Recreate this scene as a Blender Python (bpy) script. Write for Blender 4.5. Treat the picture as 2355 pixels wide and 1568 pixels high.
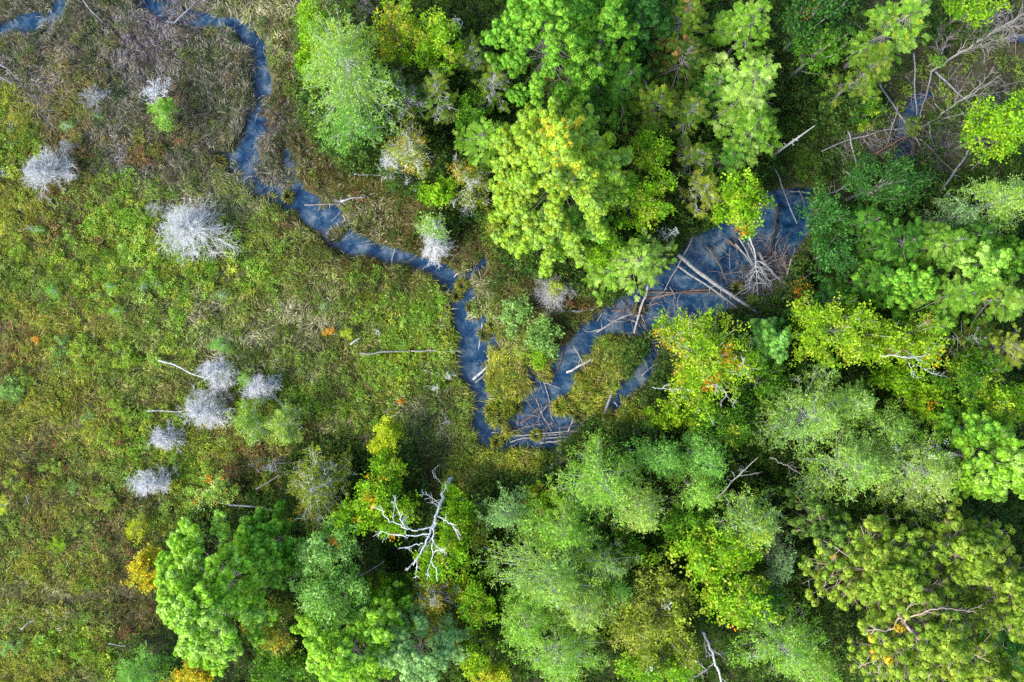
import bpy, math
import numpy as np
from mathutils import Vector

for _o in list(bpy.data.objects):
    bpy.data.objects.remove(_o)
C = bpy.context.scene
COL = C.collection

# ------------------------------------------------------------------ camera, sky, sun, exposure
CAM_H = 78.0
cam_d = bpy.data.cameras.new("camera")
cam_d.lens = 28.0*CAM_H/60.0
cam_d.sensor_width = 36.0
cam_d.clip_start = 0.5
cam_d.clip_end = 8000.0
cam = bpy.data.objects.new("camera", cam_d)
cam.location = (0, 0, CAM_H)
cam.rotation_euler = (0, 0, 0)
COL.objects.link(cam)
C.camera = cam

SUN_AZ = Vector((-0.80, -0.45, 0)).normalized()
SUN_EL = math.radians(46)
w = bpy.data.worlds.new("World")
C.world = w
w.use_nodes = True
nt = w.node_tree
nt.nodes.clear()
sky = nt.nodes.new("ShaderNodeTexSky")
sky.sky_type = 'NISHITA'
sky.sun_disc = False
sky.sun_elevation = SUN_EL
sky.sun_rotation = math.atan2(SUN_AZ.x, SUN_AZ.y)
bg = nt.nodes.new("ShaderNodeBackground")
bg.inputs[1].default_value = 0.15
wo = nt.nodes.new("ShaderNodeOutputWorld")
nt.links.new(sky.outputs[0], bg.inputs[0])
nt.links.new(bg.outputs[0], wo.inputs[0])

sd = bpy.data.lights.new("sun", 'SUN')
sd.energy = 2.4
sd.angle = math.radians(30)
sd.color = (1.0, 0.95, 0.86)
sun = bpy.data.objects.new("sun", sd)
sdir = Vector((SUN_AZ.x*math.cos(SUN_EL), SUN_AZ.y*math.cos(SUN_EL), math.sin(SUN_EL)))
sun.rotation_euler = (-sdir).to_track_quat('-Z', 'Y').to_euler()
sun.location = sdir*100
COL.objects.link(sun)

C.view_settings.view_transform = 'Standard'
C.view_settings.look = 'None'
C.view_settings.gamma = 1.0
C.view_settings.exposure = 1.9
C.view_settings.use_curve_mapping = False
C.cycles.max_bounces = 5
C.cycles.diffuse_bounces = 3
C.cycles.glossy_bounces = 2
C.cycles.transmission_bounces = 3
C.cycles.transparent_max_bounces = 4
C.cycles.use_denoising = False

# ------------------------------------------------------------------ coordinates
S0 = 2*60.0*(18/28.0)/2354.0      # metres per drawing unit on the ground
CX, CY = 1177.0, 784.0

def at(px, py, z=0.0):
    f = (CAM_H-z)/CAM_H
    return ((px-CX)*S0*f, -(py-CY)*S0*f, z)

def to_px(x, y, z=0.0):
    f = CAM_H/(CAM_H-z)
    return x*f/S0+CX, -y*f/S0+CY

# ------------------------------------------------------------------ noise
def _hash(ix, iy, seed):
    h = (ix.astype(np.int64)*374761393 + iy.astype(np.int64)*668265263 + seed*1442695041) & 0xffffffff
    h = ((h ^ (h >> 13))*1274126177) & 0xffffffff
    h = h ^ (h >> 16)
    return (h & 0xffffff)/float(0xffffff)

def vnoise(x, y, sc, seed=0):
    x = np.asarray(x, float)/sc
    y = np.asarray(y, float)/sc
    ix = np.floor(x); iy = np.floor(y)
    fx = x-ix; fy = y-iy
    fx = fx*fx*(3-2*fx); fy = fy*fy*(3-2*fy)
    ix = ix.astype(np.int64); iy = iy.astype(np.int64)
    a = _hash(ix, iy, seed); b = _hash(ix+1, iy, seed)
    c = _hash(ix, iy+1, seed); d = _hash(ix+1, iy+1, seed)
    return (a*(1-fx)+b*fx)*(1-fy)+(c*(1-fx)+d*fx)*fy      # 0..1

def fbm(x, y, sc, seed=0, o=3):
    r = 0; a = 1; t = 0
    for i in range(o):
        r = r+a*vnoise(x, y, sc/2**i, seed+i*17); t += a; a *= 0.5
    return r/t

def norm(v):
    return v/np.maximum(np.linalg.norm(v, axis=-1, keepdims=True), 1e-9)

# ------------------------------------------------------------------ geometry batches
class Geo:
    def __init__(s):
        s.v = []; s.f = []; s.c = []; s.n = 0
    def add(s, V, F, Cc):
        V = V.reshape(-1, 3)
        s.v.append(V.astype(np.float32)); s.f.append(F.reshape(-1, 4)+s.n)
        s.c.append(np.broadcast_to(Cc, (len(V), 3)).astype(np.float32)); s.n += len(V)
    def quads(s, Q, Cq):                       # Q (N,4,3), Cq (N,3)
        n = len(Q)
        s.add(Q, np.arange(4*n).reshape(n, 4), np.repeat(np.broadcast_to(Cq, (n, 3)), 4, axis=0))
    def tubes(s, P, R, S=5, Cc=(.2, .2, .2)):   # P (N,K,3), R (N,K), Cc (3,) or (N,3) or (N,K,3)
        N, K, _ = P.shape
        if N == 0: return
        T = np.gradient(P, axis=1)
        T = norm(T)
        ref = np.zeros_like(T); ref[..., 2] = 1
        par = np.abs(T[..., 2:3]) > 0.9
        ref = np.where(np.any(par, axis=1, keepdims=True), np.array([0.0, 1.0, 0.0]), ref)
        n1 = norm(np.cross(T, ref)); n2 = np.cross(T, n1)
        a = np.arange(S)*2*math.pi/S
        V = P[:, :, None, :]+R[:, :, None, None]*(np.cos(a)[None, None, :, None]*n1[:, :, None, :]+np.sin(a)[None, None, :, None]*n2[:, :, None, :])
        idx = np.arange(N*K*S).reshape(N, K, S)
        r = np.roll(idx, -1, axis=2)
        F = np.stack([idx[:, :-1], r[:, :-1], r[:, 1:], idx[:, 1:]], axis=-1)
        Cc = np.asarray(Cc, float)
        if Cc.ndim == 1: CC = np.broadcast_to(Cc, (N, K, S, 3))
        elif Cc.ndim == 2: CC = np.broadcast_to(Cc[:, None, None, :], (N, K, S, 3))
        else: CC = np.broadcast_to(Cc[:, :, None, :], (N, K, S, 3))
        s.add(V, F, CC.reshape(-1, 3))

def build(name, g, mat, parent=None, loc=None, smooth=False):
    V = np.concatenate(g.v); F = np.concatenate(g.f); Cc = np.concatenate(g.c)
    me = bpy.data.meshes.new(name)
    me.vertices.add(len(V)); me.vertices.foreach_set("co", V.ravel())
    me.loops.add(F.size); me.loops.foreach_set("vertex_index", F.ravel().astype(np.int32))
    me.polygons.add(len(F))
    me.polygons.foreach_set("loop_start", (np.arange(len(F))*4).astype(np.int32))
    if smooth:
        me.polygons.foreach_set("use_smooth", np.ones(len(F), bool))
    me.update(calc_edges=True)
    at_ = me.attributes.new("Tint", 'FLOAT_COLOR', 'POINT')
    rgba = np.ones((len(V), 4), np.float32); rgba[:, :3] = Cc
    at_.data.foreach_set("color", rgba.ravel())
    me.materials.append(mat)
    o = bpy.data.objects.new(name, me)
    COL.objects.link(o)
    if parent is not None: o.parent = parent
    if loc is not None: o.location = loc
    return o

def tag(o, label, cat, group=None):
    o["label"] = label; o["category"] = cat
    if group: o["group"] = group
    return o

def thing(name, loc, label, cat, group=None):
    o = bpy.data.objects.new(name, None)
    o.empty_display_size = 0.3
    COL.objects.link(o)
    o.location = loc
    return tag(o, label, cat, group)

# ------------------------------------------------------------------ materials
def newmat(name):
    m = bpy.data.materials.new(name); m.use_nodes = True
    m.node_tree.nodes.clear()
    return m, m.node_tree

def leaf_mat(name, trans=0.35, rough=0.55, spec=0.25, nsc=3.0, namp=0.35):
    m, t = newmat(name)
    N = t.nodes.new; L = t.links.new
    a = N("ShaderNodeAttribute"); a.attribute_name = "Tint"
    co = N("ShaderNodeTexCoord")
    no = N("ShaderNodeTexNoise"); no.inputs['Scale'].default_value = nsc; no.inputs['Detail'].default_value = 2
    L(co.outputs['Object'], no.inputs['Vector'])
    mr = N("ShaderNodeMapRange"); mr.inputs[1].default_value = .3; mr.inputs[2].default_value = .7
    mr.inputs[3].default_value = 1-namp; mr.inputs[4].default_value = 1+namp
    L(no.outputs['Fac'], mr.inputs[0])
    mu = N("ShaderNodeVectorMath"); mu.operation = 'SCALE'
    L(a.outputs['Color'], mu.inputs[0]); L(mr.outputs[0], mu.inputs['Scale'])
    p = N("ShaderNodeBsdfPrincipled"); p.inputs['Roughness'].default_value = rough
    p.inputs['Specular IOR Level'].default_value = spec
    L(mu.outputs[0], p.inputs['Base Color'])
    tr = N("ShaderNodeBsdfTranslucent")
    hs = N("ShaderNodeHueSaturation"); hs.inputs['Hue'].default_value = 0.485; hs.inputs['Saturation'].default_value = 1.15; hs.inputs['Value'].default_value = 1.25
    L(mu.outputs[0], hs.inputs['Color']); L(hs.outputs[0], tr.inputs['Color'])
    mx = N("ShaderNodeMixShader"); mx.inputs[0].default_value = trans
    L(p.outputs[0], mx.inputs[1]); L(tr.outputs[0], mx.inputs[2])
    o = N("ShaderNodeOutputMaterial"); L(mx.outputs[0], o.inputs[0])
    return m

def bark_mat(name, rough=0.85, sc=9.0, amp=0.45):
    m, t = newmat(name)
    N = t.nodes.new; L = t.links.new
    a = N("ShaderNodeAttribute"); a.attribute_name = "Tint"
    co = N("ShaderNodeTexCoord")
    no = N("ShaderNodeTexNoise"); no.inputs['Scale'].default_value = sc; no.inputs['Detail'].default_value = 5
    no.inputs['Distortion'].default_value = 0.6
    L(co.outputs['Object'], no.inputs['Vector'])
    mr = N("ShaderNodeMapRange"); mr.inputs[1].default_value = .3; mr.inputs[2].default_value = .7
    mr.inputs[3].default_value = 1-amp; mr.inputs[4].default_value = 1+amp*.6
    L(no.outputs['Fac'], mr.inputs[0])
    mu = N("ShaderNodeVectorMath"); mu.operation = 'SCALE'
    L(a.outputs['Color'], mu.inputs[0]); L(mr.outputs[0], mu.inputs['Scale'])
    p = N("ShaderNodeBsdfPrincipled"); p.inputs['Roughness'].default_value = rough
    p.inputs['Specular IOR Level'].default_value = 0.2
    L(mu.outputs[0], p.inputs['Base Color'])
    b = N("ShaderNodeBump"); b.inputs['Strength'].default_value = .5; b.inputs['Distance'].default_value = .02
    L(no.outputs['Fac'], b.inputs['Height']); L(b.outputs[0], p.inputs['Normal'])
    o = N("ShaderNodeOutputMaterial"); L(p.outputs[0], o.inputs[0])
    return m

M_LEAF = leaf_mat("broad_leaves", .40, .5, .15)
M_NEEDLE = leaf_mat("pine_needles", .36, .7, .08)
M_SOFT = leaf_mat("soft_needles", .38, .7, .07)
M_GRASS = leaf_mat("marsh_sedge", .25, .8, .05, 1.2, .3)
M_BARK = bark_mat("living_bark")
M_DEAD = bark_mat("bleached_wood", .8, 14, .3)
M_LOG = bark_mat("weathered_log_wood", .85, 7, .55)

# ground: soil, litter, mud
mg, t = newmat("marsh_soil")
N = t.nodes.new; L = t.links.new
co = N("ShaderNodeTexCoord")
n1 = N("ShaderNodeTexNoise"); n1.inputs['Scale'].default_value = .35; n1.inputs['Detail'].default_value = 8; n1.inputs['Roughness'].default_value = .65
n2 = N("ShaderNodeTexNoise"); n2.inputs['Scale'].default_value = 5; n2.inputs['Detail'].default_value = 6
L(co.outputs['Object'], n1.inputs['Vector']); L(co.outputs['Object'], n2.inputs['Vector'])
r1 = N("ShaderNodeValToRGB")
e = r1.color_ramp.elements
e[0].position = .33; e[0].color = (.018, .016, .008, 1)
e[1].position = .68; e[1].color = (.07, .06, .025, 1)
x = e.new(.5); x.color = (.035, .04, .014, 1)
L(n1.outputs['Fac'], r1.inputs[0])
r2 = N("ShaderNodeValToRGB"); e = r2.color_ramp.elements
e[0].position = .35; e[0].color = (.55, .5, .45, 1); e[1].position = .7; e[1].color = (1.5, 1.4, 1.2, 1)
L(n2.outputs['Fac'], r2.inputs[0])
mm = N("ShaderNodeMix"); mm.data_type = 'RGBA'; mm.blend_type = 'MULTIPLY'; mm.inputs[0].default_value = 1
L(r1.outputs[0], mm.inputs[6]); L(r2.outputs[0], mm.inputs[7])
p = N("ShaderNodeBsdfPrincipled"); p.inputs['Roughness'].default_value = .9
L(mm.outputs[2], p.inputs['Base Color'])
b = N("ShaderNodeBump"); b.inputs['Strength'].default_value = .8; b.inputs['Distance'].default_value = .06
L(n2.outputs['Fac'], b.inputs['Height']); L(b.outputs[0], p.inputs['Normal'])
o = N("ShaderNodeOutputMaterial"); L(p.outputs[0], o.inputs[0])

# water: dark blue base colour carrying the sky's reflection, with drifting pale silt
mw, t = newmat("silty_stream_water")
N = t.nodes.new; L = t.links.new
co = N("ShaderNodeTexCoord")
nd = N("ShaderNodeTexNoise"); nd.inputs['Scale'].default_value = .35; nd.inputs['Detail'].default_value = 3
L(co.outputs['Object'], nd.inputs['Vector'])
ma = N("ShaderNodeVectorMath"); ma.operation = 'MULTIPLY_ADD'; ma.inputs[1].default_value = (3.5, 3.5, 3.5)
L(nd.outputs['Color'], ma.inputs[0]); L(co.outputs['Object'], ma.inputs[2])
n1 = N("ShaderNodeTexNoise"); n1.inputs['Scale'].default_value = .75; n1.inputs['Detail'].default_value = 9; n1.inputs['Roughness'].default_value = .62
L(ma.outputs[0], n1.inputs['Vector'])
n2 = N("ShaderNodeTexNoise"); n2.inputs['Scale'].default_value = 2.4; n2.inputs['Detail'].default_value = 6; n2.inputs['Roughness'].default_value = .7
n2.inputs['Distortion'].default_value = 2.2
L(co.outputs['Object'], n2.inputs['Vector'])
ad = N("ShaderNodeMath"); ad.operation = 'MULTIPLY_ADD'; ad.inputs[1].default_value = .44
L(n2.outputs['Fac'], ad.inputs[0]); L(n1.outputs['Fac'], ad.inputs[2])
r1 = N("ShaderNodeValToRGB"); e = r1.color_ramp.elements
e[0].position = .56; e[0].color = (.001, .008, .024, 1)
e[1].position = .90; e[1].color = (.095, .115, .135, 1)
x = e.new(.65); x.color = (.004, .022, .056, 1)
x = e.new(.72); x.color = (.013, .036, .068, 1)
x = e.new(.79); x.color = (.038, .062, .09, 1)
L(ad.outputs[0], r1.inputs[0])
p = N("ShaderNodeBsdfPrincipled"); p.inputs['Roughness'].default_value = .12
p.inputs['IOR'].default_value = 1.33
L(r1.outputs[0], p.inputs['Base Color'])
b = N("ShaderNodeBump"); b.inputs['Strength'].default_value = .15; b.inputs['Distance'].default_value = .03
L(n2.outputs['Fac'], b.inputs['Height']); L(b.outputs[0], p.inputs['Normal'])
o = N("ShaderNodeOutputMaterial"); L(p.outputs[0], o.inputs[0])

# ------------------------------------------------------------------ stream layout (drawing units): x, y, full width
STREAMS = [
    [(-40, 88, 30), (5, 78, 34), (45, 55, 40), (95, 48, 44), (130, 18, 34), (150, -40, 34)],
    [(300, -60, 40), (335, -8, 42), (385, 14, 44), (440, 48, 34), (515, 48, 26), (565, 66, 34), (592, 120, 38),
     (600, 190, 40), (594, 262, 38), (588, 305, 42), (570, 345, 44), (566, 392, 72), (612, 430, 60),
     (690, 462, 50), (745, 500, 72), (790, 552, 58), (862, 578, 36), (935, 594, 32), (990, 618, 36), (1040, 642, 48),
     (1066, 684, 46), (1076, 742, 54), (1086, 800, 68), (1096, 862, 66), (1106, 922, 46), (1114, 978, 50), (1140, 1008, 50)],
    [(505, 358, 22), (535, 372, 30), (566, 392, 40)],
    [(655, 320, 12), (660, 360, 16), (668, 400, 24), (690, 455, 30)],
    [(2138, 212, 10), (2100, 240, 34), (2086, 300, 40), (2076, 345, 34), (2050, 372, 10)],
    [(2400, 95, 30), (2330, 90, 14)],
    [(1858, 440, 14), (1838, 452, 30), (1800, 500, 130), (1735, 565, 168), (1640, 628, 182), (1545, 684, 132), (1450, 724, 96), (1375, 770, 78),
     (1318, 828, 76), (1275, 888, 66), (1235, 938, 88), (1180, 985, 80), (1130, 1000, 62)],
    [(1330, 962, 30), (1270, 985, 70), (1200, 1005, 60)],
    [(1545, 745, 26), (1500, 800, 24), (1478, 855, 26), (1430, 905, 28), (1400, 930, 26)],
    [(1060, 640, 20), (1100, 620, 18), (1115, 605, 12)],
    [(1108, 742, 26), (1125, 760, 24), (1140, 795, 14), (1210, 850, 16), (1235, 880, 22)],
]
ISLANDS = [(1165, 862, 52, 72, 0), (1150, 945, 34, 30, .3), (1382, 850, 44, 98, -.62), (1168, 985, 16, 14, 0), (1290, 935, 20, 14, 0),
           (1500, 640, 0, 0, 0), (780, 535, 26, 14, .6), (1210, 968, 1, 1, 0), (520, 30, 26, 9, 0), (1095, 712, 18, 30, 0), (640, 320, 36, 22, .4)]

def seg_dist(px, py, poly):
    best = np.full(px.shape, 1e9)
    for (x0, y0, w0), (x1, y1, w1) in zip(poly[:-1], poly[1:]):
        dx, dy = x1-x0, y1-y0
        u = np.clip(((px-x0)*dx+(py-y0)*dy)/(dx*dx+dy*dy), 0, 1)
        d = np.hypot(px-x0-u*dx, py-y0-u*dy)-(w0+(w1-w0)*u)/2
        best = np.minimum(best, d)
    return best

def stream_sd(px, py):
    """signed distance to the water's edge in drawing units, negative over water"""
    qx = px+(fbm(px, py, 26, 5)-.5)*22; qy = py+(fbm(px, py, 26, 9)-.5)*22
    d = np.full(px.shape, 1e9)
    for s in STREAMS:
        d = np.minimum(d, seg_dist(qx, qy, s)-2.2)
    for (x, y, rx, ry, r) in ISLANDS:
        if rx < 5: continue
        c, s_ = math.cos(r), math.sin(r)
        ux = ((qx-x)*c-(qy-y)*s_)/rx; uy = ((qx-x)*s_+(qy-y)*c)/ry
        dd = (np.hypot(ux, uy)-1)*min(rx, ry)
        d = np.maximum(d, -dd)
    return d

WATER_Z = -0.12
def land_h(x, y):
    px, py = to_px(x, y)
    d = stream_sd(px, py)
    hump = .10+.28*fbm(x, y, 6.5, 3)+.10*vnoise(x, y, 1.1, 8)
    k = np.clip((d+6)/14, 0, 1); k = k*k*(3-2*k)
    return -.55+(hump+.55)*k

def land_and_sd(x, y):
    px, py = to_px(x, y)
    return land_h(x, y), stream_sd(px, py)

# the ground: one sheet, fine near the stream, reaching the horizon
far = np.array([4000, 2000, 900, 400, 200, 120, 80, 60])
xs = np.concatenate([-far, np.arange(-50, 50.01, .22), far[::-1]])
ys = np.concatenate([-far, np.arange(-36, 36.01, .22), far[::-1]])
GX, GY = np.meshgrid(xs, ys)
GZ = land_h(GX, GY)
GZ = np.where((np.abs(GX) > 50.1) | (np.abs(GY) > 36.1), .25, GZ)
nx, ny = len(xs), len(ys)
idx = np.arange(nx*ny).reshape(ny, nx)
g = Geo()
g.add(np.stack([GX, GY, GZ], -1), np.stack([idx[:-1, :-1], idx[:-1, 1:], idx[1:, 1:], idx[1:, :-1]], -1), (.05, .05, .02))
gr = build("ground", g, mg, smooth=True); gr["kind"] = "structure"; gr["label"] = "dark marsh soil under the sedge and trees"

# the water: cells of one level sheet that lie in the stream bed
wx = np.arange(-50, 50.01, .5); wy = np.arange(-36, 36.01, .5)
WX, WY = np.meshgrid(wx, wy)
wsd = stream_sd(*to_px(WX, WY))
idx = np.arange(WX.size).reshape(WX.shape)
F = np.stack([idx[:-1, :-1], idx[:-1, 1:], idx[1:, 1:], idx[1:, :-1]], -1)
keep = np.minimum(np.minimum(wsd[:-1, :-1], wsd[:-1, 1:]), np.minimum(wsd[1:, 1:], wsd[1:, :-1])) < 14
g = Geo(); g.add(np.stack([WX, WY, np.full_like(WX, WATER_Z)], -1), F[keep], (.02, .05, .1))
wt = build("water", g, mw, smooth=True); wt["kind"] = "structure"; wt["label"] = "dark blue stream water clouded with pale silt"

# ------------------------------------------------------------------ foliage templates: (variants, quads, 4, 3), axis along +x, up +z
TR = np.random.default_rng(11)
def dia(b, d, l, w_, n):
    b = np.asarray(b, float); d = np.asarray(d, float); d = d/np.linalg.norm(d)
    s_ = np.cross(d, n); s_ = s_/max(np.linalg.norm(s_), 1e-6)
    return np.array([b, b+d*l*.5+s_*w_, b+d*l, b+d*l*.5-s_*w_])

def rdir(zb=.3, xb=0.0, sp=1.0):
    v = TR.normal(size=3)*sp+np.array([xb, 0, zb]); return v/np.linalg.norm(v)

def tm_tuft():
    return [[dia((0, 0, 0), rdir(.7, .9, .65), TR.uniform(.7, 1.05), .17, rdir(1)) for _ in range(9)] for _ in range(5)]
def tm_puff():
    out = []
    for _ in range(6):
        q = []
        for i in range(15):
            z_ = 1-1.15*(i+.5)/15; a_ = i*2.39996+TR.uniform(0, .5); r_ = math.sqrt(max(0, 1-z_*z_))
            nrm = np.array([r_*math.cos(a_), r_*math.sin(a_), z_])+TR.normal(size=3)*.12
            nrm /= np.linalg.norm(nrm)
            t1 = np.cross(nrm, rdir(0)); t1 /= np.linalg.norm(t1)
            c_ = nrm*.5*TR.uniform(.85, 1.15)
            q.append(dia(c_-t1*.3, t1, .6, .22, nrm))
        for i in range(6):
            d = rdir(.1, .5, .9); q.append(dia(d*.35, d, .4, .07, rdir(1)))
        out.append(q)
    return out
def tm_ball():
    out = []
    for _ in range(5):
        q = []
        for i in range(26):
            d = rdir(.55, .0, .8)
            q.append(dia(d*.05, d, TR.uniform(.4, .55), .065, rdir(.5)))
        out.append(q)
    return out
def tm_spray():
    out = []
    for _ in range(5):
        q = [dia((0, 0, 0), (1, 0, -.12), 1.0, .07, (0, 0, 1))]
        for i in range(9):
            t_ = .1+.8*i/9; sg = 1 if i % 2 else -1
            d = (1, sg*TR.uniform(.8, 1.4), TR.uniform(-.35, .1))
            q.append(dia((t_, 0, -.12*t_), d, (.52-.28*t_)*TR.uniform(.8, 1.2), .065, (TR.normal()*.3, TR.normal()*.3, 1)))
        out.append(q)
    return out
def tm_wisp():
    out = []
    for _ in range(6):
        q = []
        for i in range(9):
            b = np.array([TR.uniform(0, .9), TR.normal()*.14, TR.normal()*.10])
            q.append(dia(b, rdir(.1, .6, .9), TR.uniform(.28, .5), .055, rdir(.8)))
        out.append(q)
    return out
def tm_leaf():
    out = []
    for _ in range(6):
        q = []
        for i in range(7):
            b = TR.normal(size=3)*np.array([.42, .42, .25])
            d = TR.normal(size=3)*np.array([1, 1, .35])
            q.append(dia(b, d, TR.uniform(.42, .62), .19, rdir(1.3, 0, .6)))
        out.append(q)
    return out
TM = {k: np.array(f()) for k, f in dict(tuft=tm_tuft, puff=tm_puff, ball=tm_ball, spray=tm_spray, wisp=tm_wisp, leaf=tm_leaf).items()}

def instance(g, tm, pos, axis, scale, cols, rng, roll=.5):
    T = TM[tm]; M = len(pos)
    if M == 0: return
    vi = rng.integers(0, len(T), M)
    X = norm(axis)
    up = np.array([0, 0, 1.0])+rng.normal(size=(M, 3))*roll
    Y = norm(np.cross(up, X)); Z = np.cross(X, Y)
    q = T[vi]                                             # M,Q,4,3
    W = (q[..., 0:1]*X[:, None, None, :]+q[..., 1:2]*Y[:, None, None, :]+q[..., 2:3]*Z[:, None, None, :])
    W = pos[:, None, None, :]+W*scale[:, None, None, None]
    Q = W.shape[1]
    cc = np.repeat(cols[:, None, :], Q, axis=1)*rng.uniform(.78, 1.22, (M, Q, 1))
    g.quads(W.reshape(-1, 4, 3), cc.reshape(-1, 3))

# ------------------------------------------------------------------ branch growth (batched)
def grow(rng, st, d, L_, K, wig=.15, lift=0.0):
    P = np.zeros((len(st), K, 3)); P[:, 0] = st
    d = norm(d)
    for k in range(1, K):
        d = norm(d+rng.normal(size=d.shape)*wig+np.array([0, 0, lift]))
        P[:, k] = P[:, k-1]+d*(L_/(K-1))[:, None]
    return P

def sprout(rng, P, Ls, per, t0, t1, ang, ratio, K=4, wig=.15, lift=0.0, flat=.35, taper=.6):
    N, KK, _ = P.shape
    i = np.repeat(np.arange(N), per)
    t_ = rng.uniform(t0, t1, len(i)) if per > 0 else np.zeros(0)
    u = t_*(KK-1); k = np.minimum(u.astype(int), KK-2); fr = (u-k)[:, None]
    st = P[i, k]*(1-fr)+P[i, k+1]*fr
    pd = norm(P[i, k+1]-P[i, k])
    side = np.cross(pd, np.array([0, 0, 1.0])+rng.normal(size=pd.shape)*flat); side = norm(side)
    sg = np.where(rng.random(len(i)) < .5, -1, 1)[:, None]
    a = (ang*rng.uniform(.6, 1.25, len(i)))[:, None]
    d = pd*np.cos(a)+side*sg*np.sin(a)+rng.normal(size=pd.shape)*.12
    Lc = Ls[i]*ratio*(1-taper*t_)*rng.uniform(.6, 1.25, len(i))
    return grow(rng, st, d, Lc, K, wig, lift), Lc

def pick(rng, P, n, t0=.2, t1=1.0, wts=None):
    N, K, _ = P.shape
    i = rng.integers(0, N, n) if wts is None else rng.choice(N, n, p=wts/wts.sum())
    t_ = rng.uniform(t0, t1, n); u = t_*(K-1); k = np.minimum(u.astype(int), K-2); fr = (u-k)[:, None]
    return P[i, k]*(1-fr)+P[i, k+1]*fr, norm(P[i, k+1]-P[i, k]), i

PAL = {
    'lime':   [(.23, .37, .025), (.27, .40, .04), (.20, .35, .025), (.24, .38, .06)],
    'pineg':  [(.21, .41, .025), (.25, .45, .04), (.17, .36, .02), (.29, .47, .08)],
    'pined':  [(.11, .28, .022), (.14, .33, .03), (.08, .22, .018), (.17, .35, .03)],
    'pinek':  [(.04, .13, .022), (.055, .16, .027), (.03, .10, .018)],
    'gray':   [(.24, .40, .08), (.19, .35, .055), (.29, .44, .12), (.27, .41, .05)],
    'grayb':  [(.22, .35, .13), (.17, .30, .10), (.26, .38, .17), (.16, .29, .08)],
    'soft':   [(.20, .39, .04), (.25, .44, .06), (.16, .34, .035), (.29, .45, .09)],
    'softy':  [(.31, .42, .06), (.26, .40, .07), (.36, .44, .12), (.22, .37, .05)],
    'leaf':   [(.15, .33, .006), (.20, .39, .01), (.11, .27, .006), (.25, .41, .015)],
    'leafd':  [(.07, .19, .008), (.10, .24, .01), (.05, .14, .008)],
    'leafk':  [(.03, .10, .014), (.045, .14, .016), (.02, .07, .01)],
    'yleaf':  [(.23, .38, .010), (.19, .35, .010), (.28, .41, .015), (.15, .30, .008)],
    'bleaf':  [(.17, .36, .05), (.21, .41, .08), (.14, .30, .035), (.27, .44, .12)],
    'hem':    [(.13, .27, .02), (.17, .32, .03), (.10, .22, .017), (.20, .33, .05)],
    'hemb':   [(.21, .36, .04), (.25, .40, .06), (.16, .30, .03), (.29, .40, .10)],
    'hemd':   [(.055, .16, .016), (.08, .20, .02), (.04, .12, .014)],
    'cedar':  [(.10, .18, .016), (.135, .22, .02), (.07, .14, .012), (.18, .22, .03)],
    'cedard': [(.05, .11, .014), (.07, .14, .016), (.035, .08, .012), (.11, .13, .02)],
    'oliv':   [(.20, .26, .022), (.24, .29, .03), (.15, .21, .016), (.28, .30, .05)],
    'teal':   [(.045, .15, .022), (.06, .19, .03), (.032, .11, .016)],
    'glauc':  [(.21, .36, .10), (.25, .41, .13), (.17, .31, .08)],
    'shrub':  [(.23, .35, .03), (.30, .43, .06), (.14, .24, .02), (.26, .33, .035)],
    'shrubb': [(.19, .33, .07), (.25, .41, .11), (.12, .23, .04)],
    'fern':   [(.16, .36, .06), (.20, .40, .08), (.13, .30, .04)],
    'yel':    [(.50, .42, .015), (.42, .42, .02), (.30, .34, .02), (.55, .39, .02)],
    'gold':   [(.60, .30, .015), (.62, .22, .012), (.5, .36, .02)],
    'ylime':  [(.38, .46, .015), (.44, .48, .02), (.3, .42, .015)],
    'redp':   [(.17, .27, .02), (.20, .30, .035), (.13, .22, .018), (.22, .30, .03)],
    'redp_shade':  [(.11, .21, .03), (.11, .19, .03), (.06, .12, .02)],  # red pine needles darkened, shade put into the colour
    'tanhalf': [(.25, .27, .05), (.20, .27, .04), (.30, .28, .06), (.16, .22, .04)],
}
ACC = dict(yellow=(.46, .42, .03), orange=(.65, .27, .015), white=(.5, .52, .42), rust=(.24, .14, .04), ygreen=(.30, .38, .025), brown=(.16, .12, .03), gold=(.50, .34, .02))
BARKC = dict(gray=(.22, .20, .18), brown=(.13, .09, .06), tan=(.42, .31, .25), pale=(.33, .33, .32), bleached=(.56, .56, .54), white=(.57, .57, .57), red=(.24, .14, .09), dark=(.07, .06, .05))

def cols_for(rng, pal, pos, R, acc):
    P = np.array(PAL[pal]); M = len(pos)
    nn = vnoise(pos[:, 0]+pos[:, 2]*.7+31, pos[:, 1]-pos[:, 2]*.4+17, max(.5, R*.30), int(rng.integers(1e6)))
    k = np.clip((nn*1.1+rng.uniform(-.45, .4, M))*len(P), 0, len(P)-1).astype(int)
    c = P[k]*rng.uniform(.8, 1.2, (M, 1))
    for (name, frac, spot) in (acc or []):
        a = np.array(ACC[name])
        if spot is None:
            n2 = vnoise(pos[:, 0], pos[:, 1], .55, int(rng.integers(1e6)))
            m = (n2 > np.quantile(n2, 1-frac)) if M > 3 else np.zeros(M, bool)
            m &= rng.random(M) < .75
        else:
            dx, dy, rr = spot
            d = np.hypot(pos[:, 0]/R-dx, -pos[:, 1]/R-dy)+rng.normal(size=M)*.08
            m = (d < rr) & (rng.random(M) < frac)
        c = np.where(m[:, None], a*rng.uniform(.7, 1.2, (M, 1)), c)
    return c

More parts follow.
